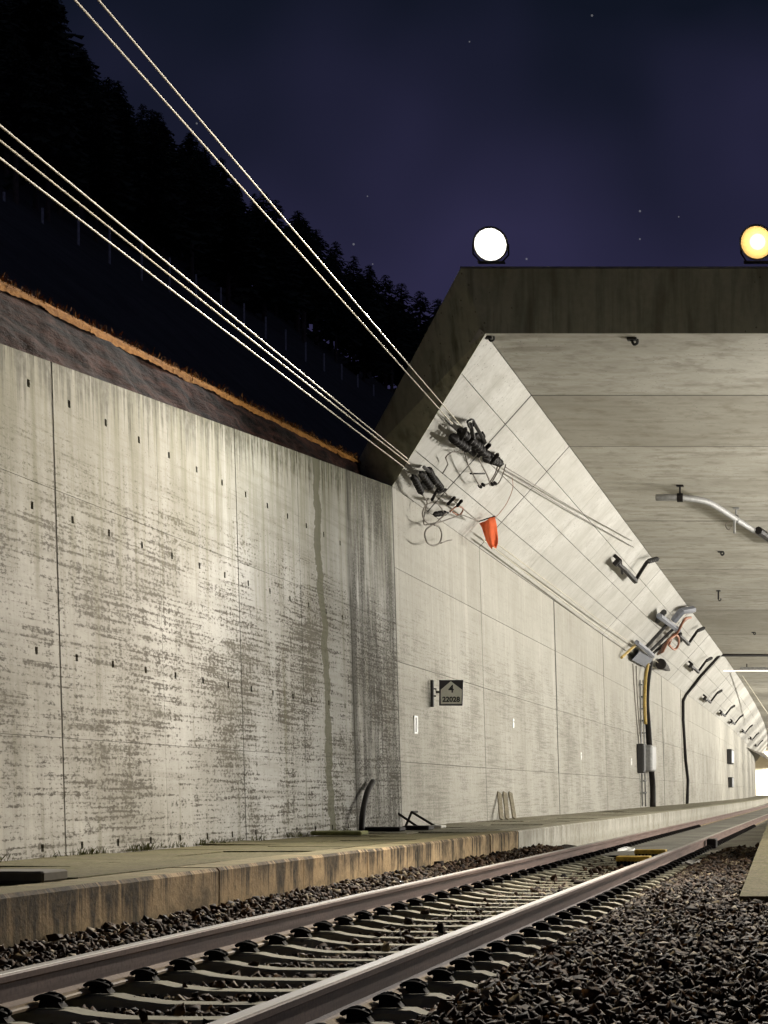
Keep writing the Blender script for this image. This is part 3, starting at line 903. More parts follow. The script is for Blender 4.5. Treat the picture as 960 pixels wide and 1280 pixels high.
# ------------------------------------------------------------------ floodlights on the portal
def floodlight(p, aim, warm, label, power, cone, tint):
    f = empty('floodlight', (p.x, p.y, BT + 0.03), label, 'floodlight', 'floodlights along the portal')
    d = (aim - p).normalized()
    rt = d.cross(Vector((0, 0, 1))).normalized(); up = rt.cross(d)
    rot = Matrix((rt, up, -d)).transposed()
    T = lambda x, y_, z: p + rt * x + up * y_ - d * z
    m = MB()
    n = 20
    prof = [(0.235, -0.02), (0.25, 0.0), (0.25, 0.06), (0.20, 0.16), (0.11, 0.24), (0.10, 0.30)]
    ring = lambda pr: [[T(r * math.cos(2 * math.pi * k / n), r * math.sin(2 * math.pi * k / n), z) for k in range(n)] for r, z in pr]
    m.loft(ring([(0.236, -0.03), (0.262, -0.03), (0.265, 0.0), (0.25, 0.07), (0.19, 0.19), (0.11, 0.26), (0.10, 0.32), (0.01, 0.325)]), False)
    m.build('housing', M['house'], f, True)
    m = MB()
    m.loft(ring([(0.236, -0.03), (0.21, 0.04), (0.16, 0.12), (0.09, 0.17), (0.01, 0.185)]), False)
    m.build('reflector', M['bowl'], f, True)
    m = MB()
    m.loft(ring([(0.005, -0.035), (0.07, -0.02), (0.115, 0.03), (0.115, 0.08), (0.06, 0.13), (0.005, 0.14)]), False)
    m.build('bulb', M['lens_warm' if warm else 'lens_cool'], f, True)
    m = MB()
    for s in (-1, 1):
        m.tube([T(0.262 * s, 0, 0.08), T(0.262 * s, -0.16, 0.08) , Vector((p.x + rt.x * 0.16 * s, p.y + 0.1, BT + 0.05))], 0.014)
    m.box((p.x, p.y + 0.1, BT + 0.045), (0.4, 0.12, 0.02))
    m.build('yoke', M['darkmetal'], f)
    l = bpy.data.lights.new('flood_beam', 'SPOT')
    l.energy = power
    l.color = tint
    l.spot_size = R(cone); l.spot_blend = 0.85
    l.shadow_soft_size = 0.2
    lo_ = bpy.data.objects.new('flood_beam', l); COL.objects.link(lo_)
    lo_.parent = f
    lo_.matrix_parent_inverse = pmat(f).inverted()
    lo_.matrix_basis = Matrix.Translation(p + d * 0.30) @ rot.to_4x4()
    return f
floodlight(Vector((-4.98, Z_BEAM - 0.30, 8.92)), Vector((-2.6, 9, 0)), False, 'glaring white floodlight on the left corner of the portal', FLOOD_COOL, 66, (1.0, 0.97, 0.91))
floodlight(Vector((-1.02, Z_BEAM - 0.30, 8.95)), Vector((-4.2, 8, 0.0)), True, 'glaring amber floodlight on the portal at the right edge', FLOOD_WARM, 72, (1.0, 0.80, 0.55))
floodlight(Vector((2.95, Z_BEAM - 0.30, 8.95)), Vector((-6.7, 11.0, 0.2)), False, 'pale floodlight on the portal beyond the right edge of view', FLOOD_WARM * 1.2, 100, (1.0, 0.935, 0.85))

# fluorescent luminaires down the right side of the tunnel
ly = [34.5, 42, 50, 59, 68, 78, 88, 99, 111, 124, 140, 160, 182, 206, 232, 260, 290, 322]
for k, q in enumerate(ly):
    p = Vector((-xw(4.3) - 0.16 + cv(q), q, 4.3))
    f = empty('tunnel_luminaire', p, 'long fluorescent luminaire on the right tunnel wall beyond the view', 'luminaire', 'luminaires on the right tunnel wall')
    m = MB(); m.bbox(p + Vector((0.07, 0, 0)), (0.12, 1.5, 0.2), 0.015); m.build('housing', M['house'], f)
    m = MB(); m.tube([p + Vector((-0.02, -0.68, 0)), p + Vector((-0.02, 0.68, 0))], 0.03, 8); m.build('tube', M['tube'], f, True)
    l = bpy.data.lights.new('tube_light', 'AREA'); l.shape = 'RECTANGLE'; l.size = 1.4; l.size_y = 0.12
    l.energy = TUBE_W * (1.0 if q < 95 else 1.5 if q < 130 else 2.8); l.color = (1.0, 0.955, 0.875)
    lo_ = bpy.data.objects.new('tube_light', l); COL.objects.link(lo_)
    lo_.parent = f
    lo_.matrix_basis = Matrix.Translation((-0.06, 0, 0)) @ frame((0, 0, 0), Vector((0, 1, 0)), Vector((0.38, 0, 0.925)).normalized(), Vector((0.925, 0, -0.38)).normalized())
# the open air beyond the far mouth is floodlit
m = MB()
cx = cv(Y_END)
m.add([(cx - 40, 372, -0.6), (cx + 40, 372, -0.6), (cx + 40, 372, 26), (cx - 40, 372, 26)], [(0, 1, 2, 3)])
m.hull([Vector((cx - 40, 372, -0.6)), Vector((cx + 40, 372, -0.6)), Vector((cx + 40, 372, 20)), Vector((cx - 40, 372, 20))], [Vector((cx - 40, 373, -0.6)), Vector((cx + 40, 373, -0.6)), Vector((cx + 40, 373, 20)), Vector((cx - 40, 373, 20))])
m.v = m.v[4:]; m.f = [tuple(i - 4 for i in f) for f in m.f[1:]]
tag(m.build('cutting_wall', M['frost']), 'white lit wall beyond the far mouth of the tunnel', 'wall')
f = empty('yard_floodlight', (cx - 2.0, 366, -0.2), 'dazzling floodlight beyond the far mouth of the tunnel', 'floodlight')
m = MB(); m.tube([(cx - 2, 366, -0.2), (cx - 2, 366, 3.0)], 0.06); m.build('mast', M['house'], f)
m = MB(); m.bbox((cx - 2, 366, 2.4), (2.2, 0.3, 0.8), 0.05); m.build('housing', M['house'], f)
m = MB(); m.bbox((cx - 2, 365.83, 2.4), (2.0, 0.03, 0.7), 0.01); m.build('lens', M['lens_cool'], f)
l = bpy.data.lights.new('yard_beam', 'POINT'); l.energy = 60000; l.color = (1, 0.88, 0.66); l.shadow_soft_size = 0.5
lo_ = bpy.data.objects.new('yard_beam', l); COL.objects.link(lo_); lo_.parent = f; lo_.matrix_basis = Matrix.Translation((3.0, -3, 6.0))

# ------------------------------------------------------------------ bank, verge, hillside
def lip(y): 
    return Vector((-7.4, y, 0.782 + 4.53 + (y - 18.55) * 0.0475))
m = MB()
NB = 22
ysb = np.arange(-6, 33.6, 0.07)
for q in ysb:
    a = Vector((xw(wtop(q)) - 0.26, q, wtop(q) - 0.10 if q < 33.1 else wtop(33.1) - 0.1)); b = lip(q)
    for k in range(NB):
        t = k / (NB - 1)
        p = a.lerp(b, t)
        e = math.sin(math.pi * t) ** 0.5 if 0 < t < 1 else 0
        d = 0.30 * mnoise.noise((p.x * 1.1, q * 0.55, p.z * 1.6)) + 0.16 * mnoise.noise((p.x * 4, q * 1.6, p.z * 4)) + 0.08 * mnoise.noise((p.x * 9, q * 4, p.z * 9))
        d += 0.16 * (abs(((p.z + 0.12 * q * 0.5) * 2.2) % 1 - 0.5) - 0.25)
        p = p + Vector((0.90, 0, 0.42)) * d * e * 0.34
        if t == 1: p.z += 0.07 * mnoise.noise((0, q * 1.8, 3))
        m.v.append(tuple(p))
nb = NB
m.f = [(j * nb + i, j * nb + i + 1, (j + 1) * nb + i + 1, (j + 1) * nb + i) for j in range(len(ysb) - 1) for i in range(nb - 1)]
tag(m.build('earth_bank', M['soil']), kind='structure')
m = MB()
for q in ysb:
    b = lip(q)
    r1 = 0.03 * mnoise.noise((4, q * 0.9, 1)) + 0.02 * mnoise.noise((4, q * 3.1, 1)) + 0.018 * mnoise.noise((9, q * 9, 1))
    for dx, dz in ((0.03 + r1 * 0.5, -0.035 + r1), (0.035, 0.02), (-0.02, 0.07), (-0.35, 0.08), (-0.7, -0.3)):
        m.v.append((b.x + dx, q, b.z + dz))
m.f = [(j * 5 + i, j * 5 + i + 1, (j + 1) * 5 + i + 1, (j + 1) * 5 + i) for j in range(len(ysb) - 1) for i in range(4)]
tag(m.build('lamplit_grass_verge', M['verge']), kind='structure')
def blades(spots, hmin, hmax, wd):
    m = MB()
    for p in spots:
        a = random.uniform(0, 6.283); h = random.uniform(hmin, hmax)
        s_ = Vector((math.cos(a), math.sin(a), 0)) * wd
        ln = Vector((random.uniform(-.5, .6), random.uniform(-.5, .5), 1)).normalized() * h
        m.add([p - s_, p + s_, p + ln * 0.6 + s_ * 0.5, p + ln + Vector((random.uniform(-.3, .4), random.uniform(-.3, .3), -0.1)) * h * 0.5], [(0, 1, 2), (0, 2, 3)])
    return m
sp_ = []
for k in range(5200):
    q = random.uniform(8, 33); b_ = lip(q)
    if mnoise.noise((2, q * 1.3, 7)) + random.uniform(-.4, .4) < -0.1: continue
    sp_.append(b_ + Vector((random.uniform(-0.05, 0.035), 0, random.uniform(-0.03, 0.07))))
tag(blades(sp_, 0.03, 0.10, 0.004).build('verge_grass', M['verge']), 'grass along the top edge of the bank, coloured as if lit orange', 'grass', kind='stuff')
M['weed'] = plain('weed_green', (0.10, 0.105, 0.035), 0.9, 0, 0.4, 20, 0.1)
sp_ = []
for k in range(46):
    q = random.uniform(12, 31); cx_ = WALL_X + random.uniform(0.02, 0.12)
    for j in range(random.randint(8, 34)):
        sp_.append(Vector((cx_ + random.gauss(0, 0.03), q + random.gauss(0, 0.09), PLAT_Z)))
tag(blades(sp_, 0.02, 0.09, 0.004).build('wall_foot_weeds', M['weed']), 'small weeds growing along the foot of the retaining wall', 'weeds', kind='stuff')
def hill_z(x, y):
    d = -x - 9.0
    base = 5.2 + max(0, d) * 0.62
    if d > 19: base += (min(d, 50) - 19) * 0.14
    if d > 55: base -= (d - 55) * 0.5
    return base + 0.075 * (min(y, 160) - 20) * min(1, max(0, d / 15)) + 0.7 * mnoise.noise((x * 0.06, y * 0.05, 0)) * min(1, max(0, d / 8))
m = MB()
hx = [-7.9, -11, -14, -18, -22, -27, -33, -40, -50, -65, -90, -130, -200]
hy = list(range(-40, 460, 10))
m.v = [(x, q, hill_z(x, q)) for q in hy for x in hx]
m.f = [(j * len(hx) + i, j * len(hx) + i + 1, (j + 1) * len(hx) + i + 1, (j + 1) * len(hx) + i) for j in range(len(hy) - 1) for i in range(len(hx) - 1)]
tag(m.build('hillside', M['hill'], None, True), kind='structure')

# ------------------------------------------------------------------ fence posts up the hill
fpx = [(5, 244, 260), (53, 264, 281), (98, 273, 300), (137, 289, 317), (177, 308, 332), (212, 326, 350), (245, 347, 370), (276, 363, 386), (305, 383, 404), (332, 400, 422), (357, 416, 436), (382, 432, 452), (405, 446, 466), (427, 459, 478), (447, 472, 490), (467, 485, 500)]
fence = empty('hillside_fence', (-27, 90, 18), 'row of thin pale fence posts up on the dark hillside', 'fence')
for px, t, b in fpx:
    yy = 27.0 * F / (VX - px)
    pt = at(px, t - 4, yy)
    pb = at(px, b + 4, yy)
    m = MB(); m.tube([Vector((pt.x, yy, min(pb.z, hill_z(pt.x, yy)) - 0.3)), pt], 0.045, 6)
    m.build('fence_post', M['post'], fence)

# ------------------------------------------------------------------ conifers
def conifer_mesh(seed, h, wd, start):
    rr = random.Random(seed)
    m = MB()
    n = int(30 + h)
    for k in range(n):
        t = k / n
        z = h * (start + (1 - start) * t)
        L = wd * (1 - t) ** 0.75 * rr.uniform(0.55, 1.15) + 0.25
        for b in range(rr.randint(6, 9)):
            a = rr.uniform(0, 6.283)
            dr = rr.uniform(0.15, 0.5)
            d = Vector((math.cos(a), math.sin(a), 0)); s = Vector((-d.y, d.x, 0))
            for q in range(4):
                f0, f1 = q / 4, (q + 1.35) / 4
                wq = L * rr.uniform(0.10, 0.24)
                z0 = z - dr * L * f0 ** 1.5 + rr.uniform(-.15, .15); z1 = z - dr * L * f1 ** 1.5 + rr.uniform(-.3, .1)
                c0 = d * L * f0 + Vector((0, 0, z0)); c1 = d * L * f1 + Vector((0, 0, z1))
                m.add([c0, c1 + s * wq * rr.uniform(0.4, 1.2) - Vector((0, 0, wq * rr.uniform(0.2, 1))), c1 + d * wq * 0.7, c1 - s * wq * rr.uniform(0.4, 1.2) - Vector((0, 0, wq * rr.uniform(0.2, 1)))], [(0, 1, 2), (0, 2, 3)])
    return m
def trunk_mesh(h, r):
    m = MB()
    m.tube([(0, 0, -1.5), (0.03, 0, h * 0.3), (-0.05, 0.04, h * 0.65), (0, 0, h * 0.97)], [r, r * 0.82, r * 0.5, 0.03], 8)
    return m
VAR = []
for k, (h, wd, stt) in enumerate(((22, 3.2, 0.30), (24, 3.8, 0.18), (20, 2.7, 0.42), (26, 3.4, 0.5))):
    o1 = conifer_mesh(k, h, wd, stt).build('crown', M['needles'])
    o2 = trunk_mesh(h, 0.24).build('trunk', M['bark'])
    VAR.append((h, o1.data, o2.data))
    bpy.data.objects.remove(o1); bpy.data.objects.remove(o2)
trees = []
def tree(px, py_top, yy, var, label=None, hs=None):
    h, cm, tm = VAR[var]
    top = at(px, py_top, yy)
    base = hill_z(top.x, yy)
    H = top.z - base
    if H < 6: H = 6 + random.uniform(0, 2)
    if H > 32: H = 32
    t = empty('conifer_tree', (top.x, yy, base), label or 'dark conifer in the night forest on the hillside', 'tree', 'conifers of the hillside forest')
    s = H / h
    mt = Matrix.Rotation(random.uniform(0, 6.28), 4, 'Z') @ Matrix.Diagonal((s * random.uniform(1.1, 1.9), s * random.uniform(1.1, 1.9), s, 1))
    inst('crown', cm, t, mt); inst('trunk', tm, t, mt)
    trees.append(t)
tree(45, -70, 78, 3, 'tallest conifer at the left edge, its bare trunk showing above the wires')
tree(100, 55, 92, 0, 'dark conifer right of the tallest one at the upper left')
tree(135, 95, 104, 2, 'conifer with a stepped crown against the sky at the upper left')
tree(203, 150, 112, 3, 'conifer with a bare pale trunk halfway down the tree line')
for px, py, yy, v_ in ((-20, -60, 85, 1), (10, -30, 96, 0), (70, -10, 100, 1), (20, 60, 72, 2), (75, 60, 84, 2), (155, 125, 100, 1), (178, 128, 118, 0), (225, 185, 122, 1), (248, 188, 118, 0), (265, 205, 130, 2), (292, 222, 126, 1), (318, 240, 136, 0),
                       (345, 248, 138, 1), (372, 262, 142, 2), (396, 285, 146, 0), (420, 300, 152, 1), (442, 318, 158, 0), (462, 330, 164, 2), (482, 342, 170, 1), (502, 352, 178, 0), (525, 362, 186, 1), (548, 372, 196, 2),
                       (120, 130, 84, 0), (190, 190, 96, 1), (240, 230, 104, 2), (285, 255, 110, 0), (330, 285, 120, 1), (380, 315, 128, 2), (420, 345, 138, 0), (455, 370, 148, 1), (490, 385, 160, 2), (60, 110, 76, 0)):
    tree(px, py, yy, v_)
rt_ = random.Random(5)
for k in range(44):
    px = -10 + k * 13 + rt_.uniform(-8, 8)
    line_ = np.interp(px, [-20, 100, 135, 250, 370, 440, 550], [-60, 55, 110, 195, 268, 322, 378])
    tree(px, line_ + rt_.uniform(0, 75), 80 + px * 0.19 + rt_.uniform(-6, 16), rt_.randrange(4))

# ------------------------------------------------------------------ overhead wires
def stretched_wire(p, q, sag, r, name, label, start=None):
    m = MB()
    m.tube([p.lerp(q, i / 48) - Vector((0, 0, sag * 4 * (i / 48) * (1 - i / 48))) for i in range(49)], r, 7)
    return tag(m.build(name, M['wire'], None, True), label, 'wire', 'overhead wires')
E_up = [on_ch(566, 530, 0.22), on_ch(577, 533, 0.22)]
E_lo = [on_ch(509, 573, 0.22), on_ch(512, 580, 0.20), on_ch(504, 583, 0.16)]
def far_end(E, px, py):         # the other end lies behind the camera, parallel to the track as seen
    y = E.y * 0.5
    for _ in range(1):
        X = E.x * 1.0
    yy = X * F / (px - VX)
    s = at(px, py, yy)
    return s + (s - E) * 0.9
for (E, px, py, lb) in ((E_up[0], 98, 0, 'left one of the two upper overhead wires'), (E_up[1], 127, 0, 'right one of the two upper overhead wires'),
                        (E_lo[0], 0, 152, 'uppermost of the three lower overhead wires'), (E_lo[1], 0, 171, 'middle one of the three lower overhead wires'), (E_lo[2], 0, 193, 'lowest of the three lower overhead wires')):
    stretched_wire(far_end(E, px, py), E, 0.03, 0.0092, 'overhead_wire', lb)

# ------------------------------------------------------------------ wire anchors on the haunch
def insulator(m, p, q, r=0.065, n=6):
    prof = [(0, 0.02)]
    for k in range(n):
        t = 0.12 + 0.76 * k / n
        prof += [(t, 0.028), (t + 0.03, r), (t + 0.06, r), (t + 0.09, 0.028)]
    prof += [(1, 0.02)]
    m.lathe(p, q, prof, 10)
def px_tube(pts, d, r, name, mat, parent, sm=5, n=6):
    P3 = [on_in(a, b, (d[i] if isinstance(d, (list, tuple)) else d)) for i, (a, b) in enumerate(pts)]
    m = MB(); m.tube(smooth_path(P3, sm) if sm else P3, r, n)
    return m.build(name, mat, parent, True)
ua = empty('wire_anchor', on_ch(598, 562), 'larger black wire anchor with insulators on the haunch', 'wire anchor', 'wire anchors on the haunch')
for k, (a, b) in enumerate((((563, 545), (588, 563)), ((573, 537), (600, 560)), ((582, 545), (606, 566)))):
    m = MB(); insulator(m, on_ch(*a, 0.26), on_ch(*b, 0.30), 0.085, 5); m.build('insulator', M['black'], ua, True)
for k, (a, b) in enumerate((((600, 563), (626, 578)), ((604, 572), (629, 580)))):
    m = MB(); insulator(m, on_ch(*a, 0.26), on_ch(*b, 0.16), 0.075, 6); m.build('tension_clamp', M['black'], ua, True)
for a, b, r in (((588, 530), (592, 548), 0.035), ((592, 528), (606, 552), 0.03), ((598, 570), (612, 556), 0.035), ((580, 560), (590, 548), 0.04), ((614, 578), (622, 568), 0.035), ((575, 552), (582, 536), 0.035)):
    m = MB(); m.tube([on_ch(*a, 0.10), on_ch(*a, 0.30), on_ch(*b, 0.34), on_ch(*b, 0.05)], r, 6); m.build('strap', M['black'], ua)
m = MB()
fr = frame((0, 0, 0), UCH, Vector((0, 1, 0)), NCH).to_3x3()
m.bbox(on_ch(594, 556, 0.02), (0.35, 0.9, 0.04), 0.01, fr); m.build('base_plate', M['black'], ua)
px_tube([(584, 527), (588, 535), (593, 529), (590, 524), (584, 527)], 0.3, 0.018, 'shackle', M['black'], ua)
px_tube([(603, 540), (606, 546), (602, 550)], 0.25, 0.016, 'hook', M['black'], ua)
px_tube([(581, 566), (585, 580), (592, 594), (600, 608), (604, 606), (612, 604), (608, 592), (600, 577), (596, 566)], 0.22, 0.013, 'jumper_loop', M['cable'], ua, 2)
px_tube([(588, 592), (606, 592)], 0.22, 0.014, 'spreader', M['black'], ua, 0)
px_tube([(622, 582), (619, 592), (612, 604), (615, 607), (623, 604), (629, 592), (632, 581)], 0.22, 0.012, 'jumper_loop', M['cable'], ua, 3)
px_tube([(626, 582), (620, 594), (613, 606)], 0.2, 0.012, 'jumper_loop', M['cable'], ua, 3)
for a in ((600, 608), (604, 606), (615, 605), (619, 604)):
    m = MB(); c = on_ch(*a, 0.22); m.lathe(c - UCH * 0.03, c + UCH * 0.03, [(0, 0.01), (0.2, 0.045), (0.8, 0.045), (1, 0.01)], 8); m.build('clamp', M['black'], ua)
px_tube([(580, 565), (565, 565), (557, 572), (560, 580), (553, 592)], 0.12, 0.011, 'earth_lead', M['cable'], ua, 2)

la = empty('wire_anchor', on_ch(535, 607), 'smaller wire anchor with dangling cable loops above the wall', 'wire anchor', 'wire anchors on the haunch')
for a, b in (((516, 594), (528, 618)), ((525, 590), (541, 612)), ((535, 585), (545, 605)), ((541, 596), (553, 612))):
    m = MB(); insulator(m, on_ch(*a, 0.22), on_ch(*b, 0.26), 0.062, 6); m.build('insulator', M['black'], la, True)
for a, b, r in (((530, 584), (540, 592), 0.03), ((533, 602), (526, 592), 0.03), ((548, 616), (557, 612), 0.028), ((540, 625), (548, 610), 0.025), ((560, 630), (568, 622), 0.03), ((572, 632), (577, 626), 0.03)):
    m = MB(); m.tube([on_ch(*a, 0.04), on_ch(*a, 0.24), on_ch(*b, 0.26), on_ch(*b, 0.04)], r, 6); m.build('strap', M['black'], la)
m = MB(); insulator(m, on_ch(542, 643, 0.2), on_ch(560, 641, 0.2), 0.05, 4); m.build('line_clamp', M['black'], la, True)
m = MB(); m.bbox(on_ch(536, 603, 0.02), (0.25, 0.7, 0.035), 0.01, fr); m.build('base_plate', M['black'], la)
px_tube([(528, 618), (534, 628), (531, 640), (530, 655), (537, 655), (552, 652), (566, 647), (577, 644), (589, 648), (598, 651)], 0.24, 0.012, 'jumper_cable', M['cable'], la, 4)
px_tube([(540, 628), (532, 632), (528, 642), (532, 652), (541, 656), (550, 649), (558, 641)], 0.26, 0.012, 'jumper_loop', M['cable'], la, 4)
px_tube([(541, 656), (533, 662), (531, 670), (535, 679), (543, 682), (550, 678), (552, 668), (549, 659), (542, 656)], 0.30, 0.014, 'cable_loop', M['cable'], la, 5)
px_tube([(551, 679), (559, 676), (565, 675)], 0.3, 0.010, 'loose_end', M['cable'], la, 3)
px_tube([(553, 612), (566, 625), (578, 635), (586, 642), (598, 652)], 0.2, 0.013, 'tension_wire', M['cable'], la, 2)
px_tube([(562, 640), (571, 633), (579, 636), (574, 644), (566, 640)], 0.2, 0.016, 'red_lead', M['copper'], la, 3)
px_tube([(545, 627), (551, 634), (556, 644)], 0.2, 0.013, 'jumper_cable', M['cable'], la, 3)

# wire shadows on the haunch shaped as thin grey cables, then the tension cables
for k, (a, b, lb) in enumerate((((632, 584), (790, 676), 'upper thin grey cable standing in for a wire shadow on the haunch'), ((630, 588), (792, 684), 'lower thin grey cable standing in for a wire shadow on the haunch'))):
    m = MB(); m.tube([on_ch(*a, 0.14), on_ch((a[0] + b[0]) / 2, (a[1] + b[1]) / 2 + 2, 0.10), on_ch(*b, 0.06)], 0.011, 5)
    tag(m.build('wire_shadow_cable', M['cable']), lb, 'cable', 'cables on the haunch')
for k, (a, b, lb) in enumerate((((606, 668), (828, 832), 'bright tension cable along the foot of the haunch, the upper of two'), ((604, 675), (822, 838), 'bright tension cable along the foot of the haunch, the lower of two'))):
    p, q = on_ch(*a, 0.18), on_ch(*b, 0.12)
    m = MB(); m.tube([p, p.lerp(q, 0.5) - Vector((0, 0, 0.04)), q], 0.013, 5)
    tag(m.build('tension_cable', M['wire']), lb, 'cable', 'cables on the haunch')

# ------------------------------------------------------------------ orange flag
p0 = on_ch(610, 665, 0.30)
fy = p0.y
m = MB()
outline_l = [(599, 654), (602, 660), (604, 667), (607, 675), (611, 682), (615, 686)]
outline_r = [(618, 646), (620, 655), (621, 664), (622, 672), (622, 679), (621, 683)]
loops = []
for k in range(6):
    l_, r_ = at(*outline_l[k], fy), at(*outline_r[k], fy)
    row = []
    for j in range(9):
        t = j / 8
        p = l_.lerp(r_, t)
        p.y += 0.07 * math.sin(t * 7.5 + k * 0.5) + 0.02 * k * (t - 0.5)
        p.z += 0.012 * math.sin(t * 9 + k)
        row.append(p)
    row += [p + Vector((0.0, 0.012, 0)) for p in row[::-1]]
    loops.append(row)
m.loft(loops, True)
flag = m.build('warning_flag', M['orange'], None, True)
tag(flag, 'bright orange warning cloth hanging from the cables', 'flag')
m = MB(); m.tube(smooth_path([on_ch(640, 597, 0.14), on_ch(641, 610, 0.22), on_ch(634, 628, 0.26), on_ch(624, 642, 0.28), at(618, 647, fy)], 4), 0.006, 5)
m.build('cord', M['copper'], flag)
m = MB(); m.tube([at(598, 652, fy), at(619, 645, fy)], 0.012, 5); m.build('rod', M['black'], flag)

# ------------------------------------------------------------------ brackets along the haunch
def bracket_mesh():
    ref = on_ch(797, 713)
    pix = [(772, 704), (781, 712), (794, 726), (800, 716), (809, 702), (824, 698)]
    loc = []
    for a, b in pix:
        p = on_ch(a, b, 0.25) - ref
        loc.append(Vector((p.dot(UCH), p.y, p.dot(NCH))))
    parts = {}
    m = MB(); m.bbox(loc[0] + Vector((0, 0, -0.03)), (0.2, 0.3, 0.12), 0.02); m.bbox(loc[0] + Vector((0.1, 0.2, -0.12)), (0.1, 0.1, 0.25), 0.02); m.bbox(loc[2] + Vector((0, 0, -0.13)), (0.1, 0.14, 0.24), 0.02)
    parts['mounting_foot'] = m
    m = MB(); m.tube([loc[0], loc[1], loc[2]], [0.06, 0.075, 0.09], 6); m.tube([loc[2], loc[3], loc[4]], 0.055, 6)
    m.tube([loc[0] + Vector((0.1, 0.1, 0)), loc[1] + Vector((-0.12, 0, 0.02))], 0.04, 5)
    parts['arm'] = m
    m = MB(); insulator(m, loc[4], loc[5], 0.075, 5)
    parts['insulator'] = m
    return {k: v.build(k, M['black' if k != 'insulator' else 'darkmetal']) for k, v in parts.items()}
BP = bracket_mesh()
BPm = {k: o.data for k, o in BP.items()}
for o in BP.values(): bpy.data.objects.remove(o)
bl = [(797, 713, 'large dark cable bracket nearest on the haunch'), (862, 795, 'dark cable bracket beside the reddish cable coil'), (874, 831, 'grey cable bracket just above the black cable that crosses the haunch'), (889, 870, 'cable bracket just beyond the black cable that crosses the haunch'),
      (907, 888, 'second cable bracket beyond the crossing black cable'), (919, 899, 'third cable bracket beyond the crossing black cable'), (932, 911, 'fourth cable bracket beyond the crossing black cable'), (941, 920, 'fifth cable bracket beyond the crossing black cable'), (947, 929, 'farthest cable bracket visible on the haunch')]
for px, py, lb in bl:
    p = on_ch(px, py)
    b = empty('cable_bracket', p, lb, 'bracket', 'cable brackets on the haunch')
    b.matrix_basis = frame(p, UCH, Vector((0, 1, 0)), NCH)
    for k, me in BPm.items():
        inst(k, me, b, Matrix.Identity(4))

# ------------------------------------------------------------------ cable rack with reddish coil
cr_ = empty('cable_rack', on_ch(838, 795), 'grey cable rack with reddish coiled cables on the haunch', 'cable rack')
for a, b in (((805, 812), (838, 776)), ((811, 816), (845, 783)), ((814, 819), (849, 788))):
    m = MB(); m.tube([on_ch(*a, 0.25), on_ch(*b, 0.25)], 0.06, 6); m.build('rail', M['darkmetal'], cr_)
m = MB(); m.tube([on_ch(824, 770, 0.3), on_ch(848, 788, 0.3)], 0.11, 6); m.build('cross_beam', M['bluegrey'], cr_)
m = MB(); m.tube([on_ch(822, 776, 0.05), on_ch(830, 765, 0.3)], 0.10, 6); m.build('foot', M['darkmetal'], cr_)
m = MB(); m.tube([on_ch(842, 776, 0.25), on_ch(852, 764, 0.25), on_ch(866, 762, 0.25)], 0.14, 6); m.build('cable_tray', M['bluegrey'], cr_)
for k in range(5):
    o_ = k * 1.6
    px_tube([(822 + o_, 818 - o_ * 0.5), (830 + o_, 806 - o_), (838 + o_, 800 - o_), (846 + o_ * .6, 792 - o_), (852 + o_ * .6, 780 - o_), (861 + o_ * .4, 772)], 0.3 + 0.04 * k, 0.045, 'cable_coil', M['copper'] if k in (1, 3, 4) else M['cable'], cr_, 4)
px_tube([(836, 806), (843, 812), (848, 806), (848, 797), (843, 793), (839, 799), (836, 806)], 0.35, 0.045, 'cable_coil', M['copper'], cr_, 4)

# terminal at the haunch foot and its cone
tm = empty('terminal_bracket', on_ch(802, 822), 'blue grey terminal bracket where the cables meet the wall', 'bracket')
m = MB(); m.hull([on_ch(788, 826, 0.02), on_ch(798, 812, 0.02), on_ch(818, 822, 0.02), on_ch(808, 836, 0.02)], [on_ch(790, 825, 0.3), on_ch(799, 815, 0.3), on_ch(815, 823, 0.3), on_ch(806, 833, 0.3)]); m.build('plate', M['bluegrey'], tm)
m = MB(); m.tube([on_ch(796, 803, 0.2), on_ch(808, 812, 0.3), on_ch(816, 820, 0.3)], 0.09, 6); m.build('arm', M['bluegrey'], tm)
m = MB(); m.lathe(on_ch(826, 830, 0.25), on_ch(837, 838, 0.25), [(0, 0.22), (0.5, 0.15), (1, 0.03)], 10); m.build('cone_weight', M['black'], tm)
m = MB(); m.tube([on_wall(777, 822, 0.1), on_ch(795, 806, 0.15)], 0.05, 6); m.build('stay', M['yellowpipe'], tm)

# riser on the wall: ladder tray, black trunk, ochre pipe, box
rs = empty('cable_riser', on_wall(812, 1008), 'black and ochre cable riser with ladder tray on the tunnel wall', 'cable riser')
def wall_tube(pts, d, r, name, mat, parent, sm=0):
    P3 = [on_wall(a, b, d) for a, b in pts]
    m = MB(); m.tube(smooth_path(P3, sm) if sm else P3, r, 7); return m.build(name, mat, parent, True)
wall_tube([(813, 828), (810, 845), (808, 875), (810, 905), (812, 935), (814, 960), (816, 985), (816, 1009)], 0.14, 0.115, 'trunk', M['black'], rs, 3)
wall_tube([(810, 830), (807, 848), (806, 880), (807, 905)], 0.24, 0.06, 'ochre_pipe', M['yellowpipe'], rs, 3)
for a, b in ((800, 803), (804, 807)):
    wall_tube([(a, 850), (b, 1008)], 0.08, 0.03, 'tray_rail', M['galv'], rs)
for yy in range(856, 1006, 15):
    x_ = 800 + (yy - 850) * 0.019
    wall_tube([(x_, yy), (x_ + 5, yy)], 0.08, 0.03, 'rung', M['darkmetal'], rs)
wall_tube([(791, 830), (794, 880), (799, 935)], 0.06, 0.02, 'thin_cable', M['cable'], rs, 2)
wall_tube([(795, 832), (797, 880), (802, 935)], 0.06, 0.02, 'thin_cable', M['cable'], rs, 2)
